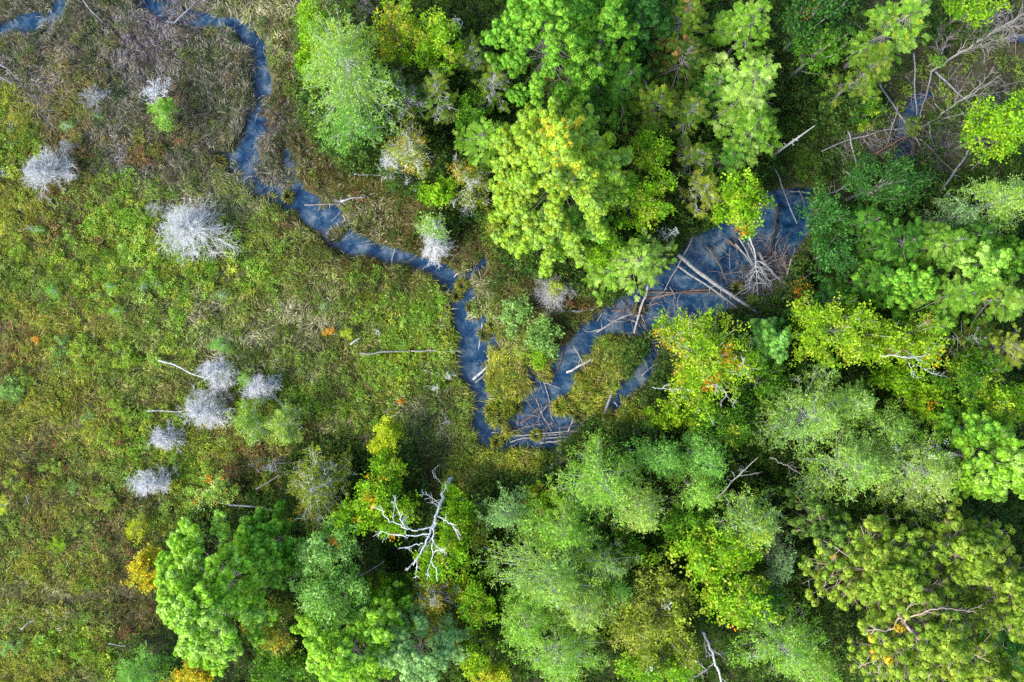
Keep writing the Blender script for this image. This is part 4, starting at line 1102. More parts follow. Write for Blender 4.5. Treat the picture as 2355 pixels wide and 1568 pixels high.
merge(stroke_tree('dead_tree', 'white bare limb showing through the rusty golden-green tree', [
    ([(2024, 816, 9.6), (2050, 818, 10), (2085, 820, 10.6), (2118, 821, 11)], 0.039, 0.021),
    ([(2088, 832, 10.4), (2100, 858, 10.2), (2112, 872, 10.0)], 0.019, 0.008),
    ([(2106, 838, 10.4), (2140, 856, 10.2), (2178, 868, 10.0)], 0.019, 0.008),
], 'pale', 0, 'dead trees of the wood', .07, seed=8, tw=5), gold_tree)
merge(stroke_tree('dead_tree', 'bare pale limbs topping the large yellow-green tree', [
    ([(1700, 864, 9.8), (1704, 842, 10.6), (1712, 822, 11.2)], 0.028, 0.014),
    ([(1622, 888, 10.4), (1650, 882, 10.8), (1672, 910, 10.4), (1690, 938, 9.8)], 0.022, 0.010),
    ([(1500, 890, 7.5), (1530, 894, 8.2), (1568, 897, 9)], 0.022, 0.010),
], 'pale', 0, 'dead trees of the wood', .07, seed=9, tw=6), autumn_tree)
merge(stroke_tree('dead_tree', 'twisting dead leader rising beside the pale larch above the maples', [
    ([(1648, 1146, 8), (1686, 1106, 9.5), (1712, 1078, 10.5), (1742, 1052, 11.5)], 0.046, 0.016),
    ([(1690, 1100, 9.6), (1684, 1085, 10)], 0.019, 0.010),
], 'gray', 0, 'dead trees of the wood', .07, seed=10, tw=6), twist_larch)
stroke_tree('dead_tree', 'grey dead trunk lying across the black gap above the broad pale larches', [
    ([(1770, 1052, 3), (1800, 1066, 3.6), (1830, 1082, 4.4), (1862, 1104, 5.4)], 0.065, 0.040),
    ([(1812, 1072, 3.8), (1818, 1100, 4.2)], 0.026, 0.012),
    ([(1806, 1070, 3.8), (1848, 1076, 4.4)], 0.019, 0.010),
], 'gray', 0, 'dead trees of the wood', .1, seed=12, tw=3)
merge(stroke_tree('dead_tree', 'pinkish bare limbs radiating from the middle of the red pine stand', [
    ([(2030, 1300, 7), (2060, 1370, 10), (2068, 1420, 12.4), (2110, 1470, 13.2), (2140, 1505, 13.8)], .17, .07),
    ([(2068, 1420, 12.4), (2050, 1448, 12.6), (1990, 1450, 12.8)], .06, .02),
    ([(2070, 1430, 12.4), (2110, 1412, 12.8), (2160, 1395, 13), (2230, 1408, 13)], .06, .02),
    ([(2125, 1480, 13.4), (2170, 1460, 13.6), (2215, 1448, 13.6)], .06, .02),
    ([(2140, 1503, 13.6), (2190, 1492, 13.8), (2210, 1500, 13.8)], .05, .02),
    ([(2136, 1505, 13.6), (2130, 1540, 13.6), (2142, 1565, 13.4)], .06, .02),
    ([(2080, 1438, 12.6), (2084, 1400, 12.8), (2100, 1385, 13)], .05, .02),
    ([(2060, 1300, 11), (2070, 1330, 11.5), (2072, 1365, 12)], .04, .02),
], 'tan', 0, 'dead trees of the wood', .15, seed=13, tw=9), red_pine)

# ------------------------------------------------------------------ fallen logs
LG = 'fallen logs in and beside the stream'
log([(1556, 588), (1640, 648), (1700, 690), (1772, 746)], 12, 'pale', 'thickest pale fallen trunk spanning the pool diagonally', z=.75, z2=.5, taper=.7, stubs=3, root_flare=False)
log([(1558, 612), (1640, 668), (1690, 706), (1744, 744)], 6, 'pale', 'thin pale trunk running along under the thickest spanning trunk', z=.5, z2=.4, stubs=5)
log([(1592, 545), (1570, 592), (1527, 669)], 4.5, 'gray', 'thin grey pole crossing the upper end of the thickest spanning trunk', z=.95, z2=.1, stubs=2)
log([(1624, 566), (1655, 610), (1674, 654)], 5.5, 'brown', 'brown trunk slanting through the pool above the spanning trunks', z=.2, z2=.3, stubs=3)
log([(1716, 520), (1733, 572), (1737, 620), (1743, 690)], 5, 'white', 'white birch-like dead tree with fine side branches over the log jam', z=1.6, z2=.6, taper=.45, brush=34, brushl=1.5, brusht=(.45, .85))
log([(1718, 560), (1752, 622), (1790, 700), (1802, 726)], 4, 'gray', 'leaning grey pole beside the white birch-like dead tree', z=1.0, z2=.4, brush=12, brushl=1.2)
log([(1690, 560), (1716, 590), (1734, 612)], 6, 'gray', 'short grey trunk meeting the white birch-like dead tree from the maple', z=.7, z2=.9)
log([(1700, 548), (1722, 590), (1736, 612)], 4, 'pale', 'slim pale pole from the maple to the white birch-like dead tree', z=1.0, z2=.9)
log([(1675, 552), (1702, 575), (1718, 592)], 8, 'brown', 'thick brown trunk end emerging from under the maple', z=.3, z2=.2)
log([(1742, 580), (1790, 640), (1832, 690)], 8, 'gray', 'grey trunk running from the pool into the heart of the log jam', z=.7, z2=.55, stubs=3)
log([(1788, 470), (1782, 530), (1768, 590)], 8, 'dark', 'dark wet trunk lying along the brown mud at the head of the pool', z=.2, z2=.3, stubs=1)
log([(1760, 640), (1795, 665), (1838, 702)], 5, 'gray', 'bent grey trunk end pointing to the golden-green trees', z=.6, z2=.5)
log([(1856, 622), (1820, 655), (1786, 684)], 7, 'gray', 'upper grey log of the two parallel ones in the log jam', z=1.1, z2=.7)
log([(1866, 626), (1828, 662), (1790, 692)], 5, 'pale', 'lower pale log of the two parallel ones in the log jam', z=1.1, z2=.7)
log([(1822, 596), (1804, 650), (1776, 716)], 4.5, 'pale', 'steep pale pole crossing the parallel logs in the log jam', z=1.0, z2=.4, stubs=4)
log([(1820, 655), (1800, 690), (1768, 722), (1762, 738)], 6, 'gray', 'short grey log at the bottom of the log jam', z=1.2, z2=1.0, stubs=3)
log([(1803, 600), (1815, 630), (1822, 655)], 3, 'rust', 'reddish stick standing across the log jam', z=1.1, z2=.6)
log([(1690, 680), (1745, 652), (1800, 636), (1834, 640)], 3, 'pale', 'arched pale pole over the middle of the log jam', z=.9, z2=.6, stubs=3)
log([(1745, 620), (1775, 598), (1808, 592)], 2.6, 'gray', 'thin curved stick lying on the brown mud above the log jam', z=.5)
log([(1780, 385), (1805, 440), (1830, 515)], 5, 'gray', 'long grey pole leaning out of the broad hemlock toward the pool', z=1.2, z2=.5)
log([(1816, 440), (1850, 441), (1874, 447)], 4, 'gray', 'small grey log at the dark water north of the pool', z=.2)
log([(1838, 438), (1850, 470)], 3.5, 'brown', 'short brown stick leaning against the small grey log', z=.3)
log([(1487, 674), (1580, 674), (1690, 674), (1780, 679)], 4.5, 'brown', 'long straight brown pole lying level across the stream', z=.06, z2=.3, taper=.8, stubs=2)
log([(1483, 689), (1540, 678), (1600, 668), (1640, 664)], 5, 'rust', 'reddish-brown log just above the long level pole', z=.0, z2=.05, stubs=2)
log([(1491, 655), (1478, 700), (1456, 764)], 7, 'pale', 'grey-white log standing off the north bank near the feathery hemlock', z=.6, z2=.25, taper=.8, stubs=2, root_flare=False)
log([(1370, 763), (1440, 726), (1480, 708), (1520, 695)], 4.5, 'pale', 'long pale crooked branch floating in the upper stream', z=.0, z2=.02, stubs=5, stubl=.9)
log([(1384, 756), (1350, 764), (1340, 756)], 2.6, 'pale', 'small forked stick at the lower end of the long crooked branch', z=.0, stubs=2, stubl=.5)
log([(1502, 730), (1530, 727), (1556, 733)], 3.4, 'pale', 'curved pale stick floating north of the pole pair', z=.0, stubs=3, stubl=.6)
log([(1404, 715), (1440, 712), (1456, 704)], 3, 'rust', 'short rusty branch tangle at the north bank', z=.15, stubs=5, stubl=.7)
log([(1428, 690), (1440, 705), (1452, 722)], 2.6, 'gray', 'small grey stick beside the rusty branch tangle', z=.1)
log([(1540, 660), (1547, 672), (1554, 688)], 2.6, 'gray', 'short grey stick crossing the reddish-brown log', z=.25)
log([(1487, 789), (1530, 776), (1575, 759)], 5.5, 'gray', 'upper grey log of the pair beside the large yellow-green tree', z=.3, stubs=1)
log([(1500, 790), (1536, 782), (1568, 772)], 4, 'pale', 'lower pale log of the pair beside the large yellow-green tree', z=.28)
log([(1467, 735), (1500, 768), (1534, 800)], 4, 'brown', 'brown pole running under the log pair by the sedge island', z=.1, z2=.2)
log([(1303, 855), (1330, 843), (1362, 824)], 6.5, 'white', 'white cut-looking log resting on the sedge island in the east channel', z=.15, z2=.35, taper=.8, stubs=1, stubl=.5)
log([(1318, 793), (1334, 825), (1348, 856)], 3.4, 'pale', 'slim pale pole crossing the white log in the east channel', z=.15, z2=.4)
log([(1328, 808), (1334, 825), (1330, 838)], 4, 'gray', 'stubby grey snag standing by the crossed white log', z=.05, stubs=2, stubl=.4)
log([(1300, 799), (1284, 840), (1262, 892)], 4.5, 'brown', 'brown half-sunk pole along the west side of the east channel', z=-.02, z2=-.08)
log([(1408, 902), (1396, 930), (1384, 962)], 7, 'pale', 'pale log with a flared root end on the south bank', z=.35, z2=.3, taper=1.35)
log([(1254, 880), (1262, 925), (1272, 972)], 3.6, 'gray', 'long thin sunken branch in the middle of the fork', z=-.05, z2=-.02)
log([(1234, 918), (1248, 960), (1264, 976), (1276, 972)], 4.2, 'gray', 'hooked sunken branch west of the long thin sunken one', z=-.07, z2=.0)
log([(1262, 932), (1252, 938), (1244, 950)], 3, 'pale', 'small broken pale stick knot in the middle of the fork', z=.0, stubs=4, stubl=.5)
log([(1280, 958), (1286, 948), (1278, 925)], 3, 'pale', 'forked pale stick end east of the stick knot', z=.0, stubs=2, stubl=.4)
log([(1248, 878), (1270, 886), (1290, 894)], 2.6, 'pale', 'short pale stick at the mouth of the east channel', z=.0)
log([(1176, 1004), (1230, 998), (1290, 994), (1340, 990)], 4.6, 'pale', 'top one of the stacked pale logs at the south bank', z=.1, z2=.25, taper=.5)
log([(1176, 1014), (1215, 1007), (1252, 1000), (1294, 997)], 4.4, 'pale', 'second of the stacked pale logs at the south bank', z=.06, z2=.1, stubs=1)
log([(1238, 1008), (1270, 1006), (1312, 1003)], 3.6, 'pale', 'third and shortest of the stacked pale logs at the south bank', z=.05, z2=.2)
log([(1242, 1017), (1268, 1016), (1302, 1010)], 5.6, 'pale', 'lowest and thickest of the stacked pale logs at the south bank', z=.1, z2=.2)
log([(1172, 995), (1200, 985), (1232, 976), (1252, 974)], 4.4, 'gray', 'ragged branch pile piece north of the stacked pale logs', z=.0, stubs=5, stubl=.7)
log([(1130, 994), (1150, 995), (1162, 998)], 3.2, 'pale', 'small driftwood stick at the western end of the stacked logs', z=.0, stubs=2, stubl=.4)
log([(1196, 972), (1214, 962), (1232, 952)], 4.8, 'rust', 'split reddish log floating between the islands and the stacked logs', z=-.03, z2=.0)
log([(1324, 942), (1318, 965), (1306, 992)], 6, 'gray', 'grey log leaning from the stacked logs to the sedge island', z=.1, z2=.3, taper=.8)
log([(1430, 1006), (1480, 984), (1535, 959)], 8, 'pale', 'pale log lying in the sedge below the large yellow-green tree', z=.9, taper=1.3)
log([(1456, 1003), (1480, 1004)], 2.6, 'pale', 'short pale stick under the pale log in the sedge', z=.5)
log([(1252, 1082), (1290, 1062), (1340, 1043)], 7, 'gray', 'long grey log in the golden sedge above the green larches', z=.45, taper=.5)
log([(1286, 715), (1325, 716), (1366, 712)], 7, 'gray', 'grey weathered log lying on the grass point', z=.55, taper=.85, stubs=1)
log([(1320, 678), (1300, 704), (1276, 724)], 3.6, 'gray', 'thin grey pole leaning on the starburst dead bush', z=.7, z2=.4)
log([(1474, 864), (1490, 850), (1512, 832)], 4.4, 'gray', 'small grey log in the dark side channel', z=.15, stubs=3, stubl=.6)
log([(1474, 815), (1482, 832), (1491, 852)], 3, 'pale', 'pale pole leaning across the dark side channel', z=.3)
log([(1412, 924), (1420, 934)], 4, 'white', 'tiny white stump piece beside the flared log', z=.15)
log([(1109, 742), (1105, 770), (1101, 802)], 3.4, 'white', 'upright white pole in the west channel', z=.1, z2=.2)
log([(1088, 873), (1106, 856), (1126, 838)], 7.5, 'white', 'wide split white log bridging the west channel', z=.2, z2=.35, taper=.9, name='fallen_log')
log([(1092, 880), (1110, 866), (1127, 846)], 4, 'gray', 'thin grey log alongside the wide split white one', z=.15, z2=.3)
log([(1126, 822), (1104, 845)], 2.4, 'gray', 'hair-thin stick above the wide split log', z=.0)
log([(828, 814), (870, 812), (905, 809), (945, 808)], 5, 'gray', 'western half of the broken grey trunk lying across the meadow', z=.7, z2=.55)
log([(945, 808), (1000, 807), (1062, 809)], 3.6, 'pale', 'eastern pale half of the broken trunk reaching the west channel', z=.6, z2=.5, taper=.6)
log([(805, 792), (815, 785), (829, 776)], 5, 'white', 'short white log beside the round yellow-green plant', z=.7)
log([(880, 950), (900, 940)], 2.6, 'gray', 'small grey stick in the meadow above the tiny orange plant', z=.6)
log([(975, 850), (1000, 862), (1030, 866)], 3, 'gray', 'grey stick ending at the northern dead star', z=.5)
log([(365, 826), (400, 838), (440, 858), (478, 872)], 5, 'white', 'long white pole running into the northern dead bush of the cluster', z=.9, z2=1.3, taper=.7, group='fallen poles on the marsh')
log([(338, 946), (400, 946), (460, 938), (500, 934)], 4, 'pale', 'straight pale trunk pointing west out of the widest clustered dead bush', z=.8, z2=1.2, group='fallen poles on the marsh')
log([(455, 903), (480, 895), (505, 884)], 4, 'pale', 'short pale trunk between the two larger clustered dead bushes', z=1.0, z2=1.3, group='fallen poles on the marsh')
log([(622, 908), (640, 922), (655, 936)], 5, 'gray', 'dark grey stem below the eastern clustered dead bush', z=1.0, z2=.6, group='fallen poles on the marsh')
log([(684, 990), (696, 980)], 3.4, 'pale', 'short pale branch east of the lime larch sapling', z=.8, group='fallen poles on the marsh')
log([(488, 1154), (540, 1160), (610, 1170), (662, 1176)], 5, 'pale', 'thin pale pole lying above the huge marsh-corner pine', z=1.6, z2=1.5, taper=.7, group='fallen poles on the marsh')
log([(588, 1126), (628, 1102), (665, 1078)], 4.4, 'gray', 'grey pole lying among the spread of bare twigs', z=.7, group='fallen poles on the marsh')
log([(640, 1064), (680, 1062), (702, 1060)], 3, 'gray', 'thin dark twiggy stem north of the olive-yellow tree', z=.8, stubs=3, group='fallen poles on the marsh')
log([(48, 1448), (62, 1434), (82, 1424)], 3.6, 'pale', 'small forked pale branch in the lower marsh corner', z=.7, stubs=3, stubl=.5, group='fallen poles on the marsh')
log([(60, 1138), (66, 1160)], 2.8, 'pale', 'tiny pale stick in the southwest marsh', z=.7, group='fallen poles on the marsh')
log([(250, 1478), (300, 1488), (345, 1474)], 3, 'gray', 'grey crooked branch left of the huge marsh-corner pine', z=.7, stubs=4, stubl=.8, group='fallen poles on the marsh')
log([(400, 52), (425, 30), (452, 4)], 5, 'gray', 'weathered log across the top channel of the stream', z=.4, z2=.5)
log([(186, -4), (212, 26), (238, 52)], 3.4, 'gray', 'thin bluish pole at the top edge between the two channels', z=.7)
log([(-4, 144), (20, 162), (44, 184)], 3.6, 'gray', 'upper of two parallel poles at the west edge of the reeds', z=.7)
log([(-4, 174), (12, 184), (28, 192)], 4.2, 'gray', 'lower of two parallel poles at the west edge of the reeds', z=.7)
log([(538, 426), (570, 408), (590, 404)], 3, 'pale', 'thin stick lying across the wide shallows of the stream', z=.05)
log([(700, 471), (740, 468), (782, 470)], 5, 'gray', 'grey log across the stream beside the reddish shrubs', z=.15)
log([(784, 462), (805, 456), (840, 452)], 5.5, 'pale', 'pale log with dangling roots on the north bank of the stream', z=.5, root_flare=True)
log([(792, 470), (812, 492), (818, 505)], 3, 'pale', 'broken root branch hanging in the stream below the rooted log', z=.1, stubs=4, stubl=.6)
log([(814, 400), (850, 402), (884, 405)], 4.4, 'gray', 'grey log half hidden in the brown grass near the half-dead larch', z=.5)
log([(967, 438), (1000, 440)], 3, 'gray', 'short pole pointing at the round bright green bush', z=1.3)
log([(750, 540), (764, 520)], 3.4, 'pale', 'short white pole standing in the upper stream bend', z=.1)
log([(762, 508), (776, 498)], 3, 'gray', 'short grey stick near the white pole in the upper bend', z=.1)
log([(908, 569), (903, 592), (898, 612)], 3.6, 'pale', 'pole laid across the stream west of the overhanging dead bush', z=.2)
log([(960, 590), (935, 600), (912, 612)], 2.6, 'gray', 'hair-thin stick by the overhanging dead bush', z=.0)
log([(1158, 800), (1176, 812), (1186, 824)], 4, 'pale', 'short pale log at the head of the sedge island', z=.5)
# shaded clearing
CG = 'fallen logs in the shaded clearing'
for pts, wp, cl, lb, z1, z2, st in [
    ([(2149, 166), (2205, 215), (2266, 273)], 5.5, 'gray', 'straight grey log crossing the clearing toward the bright rim tree', .9, .5, 2),
    ([(2100, 120), (2105, 200), (2106, 268)], 4.6, 'gray', 'longest upright thin trunk in the clearing, pointing at the top edge', 1.5, .6, 2),
    ([(2143, 157), (2132, 210), (2116, 267)], 4.2, 'pale', 'slim pale trunk just east of the longest upright one', 1.4, .6, 3),
    ([(2020, 190), (2050, 235), (2086, 290)], 6, 'gray', 'grey log from the olive hemlock to the clearing centre', 1.0, .5, 2),
    ([(2066, 243), (2052, 290), (2034, 340)], 3.6, 'gray', 'thin grey pole slanting left of the crossing logs', .9, .5, 3),
    ([(1950, 298), (1962, 350), (1973, 402)], 5, 'pale', 'pale spar with twiggy end on the west side of the clearing', .9, .6, 4),
    ([(1886, 348), (1945, 325), (2020, 303), (2084, 292)], 4, 'pale', 'long pale bent pole reaching west from the clearing centre', .8, .7, 4),
    ([(2012, 354), (2050, 332), (2090, 310)], 6.5, 'rust', 'thick reddish log beside the small blue pool', .5, .5, 1),
    ([(2034, 352), (2060, 335), (2088, 314)], 4, 'brown', 'thin brown log just under the thick reddish one', .4, .4, 0),
    ([(2155, 446), (2190, 402), (2215, 366), (2245, 312)], 7.5, 'pale', 'thick pale leaning trunk on the southeast side of the clearing', .5, 2.0, 2),
    ([(2114, 318), (2150, 352), (2186, 390)], 4, 'gray', 'grey pole running down to the thick pale leaning trunk', .6, .5, 3),
    ([(2122, 372), (2145, 345), (2178, 292)], 4, 'rust', 'reddish pole crossing the grey one in the clearing', .6, .6, 3),
    ([(2118, 362), (2150, 345), (2186, 332)], 3, 'pale', 'small pale branch under the crossed poles', .4, .4, 4),
    ([(1948, 396), (1985, 428), (2034, 468)], 3.4, 'pale', 'thin pale pole lying over the wide dark teal tree', 3.6, 6.2, 0),
    ([(1862, 478), (1900, 448), (1970, 416)], 4.4, 'pale', 'long whitish branch with side twigs above the teal trees', 3.0, 3.6, 6),
    ([(2099, 308), (2108, 322), (2116, 338)], 4.4, 'white', 'short white log end just below the clearing centre', .6, .4, 0),
    ([(2136, 286), (2140, 312), (2146, 336)], 4.2, 'gray', 'short upright grey pole right of the clearing centre', .8, .5, 1),
    ([(2101, 322), (2103, 345), (2104, 370)], 3.6, 'dark', 'dark pole standing in the mud below the clearing centre', .5, .3, 0),
    ([(2120, 440), (2140, 450), (2150, 462)], 5, 'dark', 'dark broken log at the foot of the thick pale leaning trunk', .5, .5, 2),
    ([(2337, 80), (2334, 105), (2336, 130)], 3.6, 'rust', 'short rusty pole on the brown mud at the east edge', .3, .2, 0),
    ([(1955, 255), (1950, 285), (1946, 304)], 7, 'dark', 'dark stump trunk beneath the olive cedar', 2.2, .5, 0),
    ([(2270, 350), (2250, 372), (2232, 392)], 3, 'gray', 'slender grey stick under the bright rim tree', 1.0, .6, 1),
    ([(2148, 238), (2165, 255), (2182, 262)], 2.8, 'gray', 'small grey stick on the brown mud of the clearing', .3, .3, 1),
]:
    log(pts, wp*.95, dict(pale='gray', white='pale').get(cl, cl), lb, z=z1+.5, z2=z2+.4, stubs=st, stubl=1.3, group=CG)  # pale logs set a tone darker, the clearing's shade put into them
log([(814, 1328), (850, 1312), (882, 1290)], 5, 'gray', 'grey crooked branch in the dark hollow below the bleached snag', z=3.0, z2=4.5, stubs=4, group='dead trees of the wood')
log([(1846, 862), (1866, 858), (1884, 862)], 5, 'gray', 'grey log end sticking out under the golden-green tree', z=3.0, stubs=2, group='dead trees of the wood')
log([(1712, 741), (1735, 737), (1752, 733)], 7, 'pale', 'short pale log beside the broken stump south of the log jam', z=1.4, stubs=2)
log([(1700, 764), (1696, 746), (1698, 734)], 7, 'gray', 'broken grey stump south of the log jam', z=1.2, z2=1.9, stubs=3, stubl=.5)

# ------------------------------------------------------------------ sedge tussocks in and beside the water
def tussock(px, py, r, pal, label, n=None, h=.55):
    rng = np.random.default_rng(int(px*7+py))
    X, Y, _ = at(px, py, .1)
    R = r*S0
    n = n or int(240*R*R+150)
    lz = max(float(land_h(np.array([X]), np.array([Y]))[0]), WATER_Z-.05)
    a = rng.uniform(0, 6.283, n); q = R*.55*np.sqrt(rng.random(n))
    st = np.stack([q*np.cos(a), q*np.sin(a), np.zeros(n)], -1)
    a2 = a+rng.normal(size=n)*.5
    L_ = rng.uniform(.6, 1.15, n)*max(.45, R*.8)
    P = ribbons(rng, st, a2, L_, .038, h*rng.uniform(.6, 1.2, n), 1.0)
    g = Geo(); g.quads(P, np.repeat(palcol(rng, pal, n), 2, 0))
    o = build("sedge_tussock", g, M_GRASS, None, (X, Y, lz))
    tag(o, label, 'tussock', 'sedge tussocks at the water')
    return o

def ribbons(rng, st, az, L_, w_, h, bend):
    """blades: two quads each, rising then arching over; returns (2N,4,3)"""
    n = len(st)
    d = np.stack([np.cos(az), np.sin(az), np.zeros(n)], -1)
    s_ = np.stack([-np.sin(az), np.cos(az), np.zeros(n)], -1)
    tilt = rng.normal(size=n)*.45
    s_ = s_*np.cos(tilt)[:, None]+np.array([0, 0, 1.0])*np.sin(tilt)[:, None]
    w_ = (w_*rng.uniform(.7, 1.3, n))[:, None] if np.isscalar(w_) else w_[:, None]
    m = st+d*(L_*.45)[:, None]+np.array([0, 0, 1.0])*h[:, None]
    e_ = st+d*L_[:, None]+np.array([0, 0, 1.0])*(h*rng.uniform(.35, .95, n)*bend)[:, None]+s_*(rng.normal(size=n)*.08)[:, None]*L_[:, None]
    Q1 = np.stack([st-s_*w_*.4, st+s_*w_*.4, m+s_*w_*.5, m-s_*w_*.5], 1)
    Q2 = np.stack([m-s_*w_*.5, m+s_*w_*.5, e_+s_*w_*.12, e_-s_*w_*.12], 1)
    return np.stack([Q1, Q2], 1).reshape(-1, 4, 3)

GP = {
    'R': [(.14, .12, .095), (.10, .09, .06), (.28, .25, .19), (.06, .08, .03), (.19, .165, .13), (.13, .12, .10), (.06, .09, .025)],  # reed browns, the upper-left shade partly darkened into them
    'V': [(.18, .155, .17), (.26, .24, .27), (.10, .085, .09), (.08, .08, .045), (.16, .13, .11)],  # violet-grey reeds, the upper-left shade partly put into the colour
    'A': [(.25, .18, .07), (.19, .14, .06), (.10, .10, .03), (.14, .15, .035)],
    'O': [(.11, .135, .015), (.06, .09, .012), (.18, .16, .035), (.27, .25, .10), (.08, .12, .015)],
    'G': [(.21, .20, .025), (.15, .16, .02), (.09, .12, .016), (.28, .25, .06), (.18, .21, .02), (.14, .12, .035)],
    'F': [(.12, .18, .012), (.06, .12, .01), (.18, .24, .02), (.24, .22, .03), (.08, .14, .01)],
    'D': [(.06, .075, .014), (.10, .095, .02), (.12, .08, .02), (.04, .055, .01), (.15, .13, .05)],
    'Y': [(.26, .26, .022), (.16, .20, .015), (.36, .30, .06), (.10, .15, .012), (.20, .24, .018)],
    'B': [(.14, .10, .045), (.08, .075, .02), (.20, .15, .07), (.06, .08, .014)],
    'K': [(.09, .13, .02), (.21, .20, .10), (.13, .13, .045), (.07, .10, .018), (.30, .27, .17)],
    'S': [(.035, .065, .012), (.05, .08, .015), (.02, .035, .008)],  # dark greens with the woodland shade put into the colour
    'M': [(.045, .035, .03), (.07, .05, .04), (.03, .04, .015), (.05, .07, .015)],
    'X': [(.17, .09, .045), (.12, .13, .02), (.14, .11, .035), (.08, .11, .02)],
}
def palcol(rng, k, n):
    P = np.array(GP[k]); return P[rng.integers(0, len(P), n)]*rng.uniform(.7, 1.25, (n, 1))

for (x, y, r, pal, lab) in [
    (1130, 942, 17, 'Y', 'sedge tussock at the lower tip of the western sedge island'),
    (1168, 940, 15, 'Y', 'sedge tussock beside the lower tip tussock of the western island'),
    (1152, 958, 18, 'O', 'southernmost green tussock below the western sedge island'),
    (1188, 936, 11, 'O', 'small eastern tussock below the western sedge island'),
    (1288, 934, 22, 'Y', 'loose tussock in the fork between stick knot and sedge island'),
    (1312, 940, 12, 'O', 'small tussock joined to the loose one in the fork'),
    (1142, 1014, 14, 'Y', 'yellow tussock at the west end of the stacked logs'),
    (1232, 1000, 11, 'Y', 'little tussock growing through the stacked logs'),
    (1112, 770, 14, 'O', 'tussock on the east edge of the west channel by the white pole'),
    (1132, 748, 17, 'Y', 'bright tussock above the white pole in the west channel'),
    (1086, 708, 12, 'D', 'dark tussock in the middle of the west channel'),
    (1062, 655, 16, 'Y', 'pale reed tuft where the two upper channels meet'),
    (1050, 680, 11, 'G', 'small straw tussock below the pale reed tuft'),
    (663, 452, 12, 'O', 'lone tussock in the shallows near the reddish shrubs'),
    (610, 395, 22, 'R', 'brown reed tussock in the wide shallows'),
    (508, 372, 15, 'G', 'golden tussock in the western inlet'),
    (1695, 664, 17, 'O', 'green tussock beside the foot of the spanning trunks'),
    (1470, 712, 11, 'D', 'dark tussock against the south bank of the upper stream'),
    (1256, 862, 15, 'Y', 'yellow-green tussock in the mouth of the east channel'),
    (1330, 958, 14, 'O', 'tussock under the grey leaning log'),
]:
    tussock(x, y, r, pal, lab)

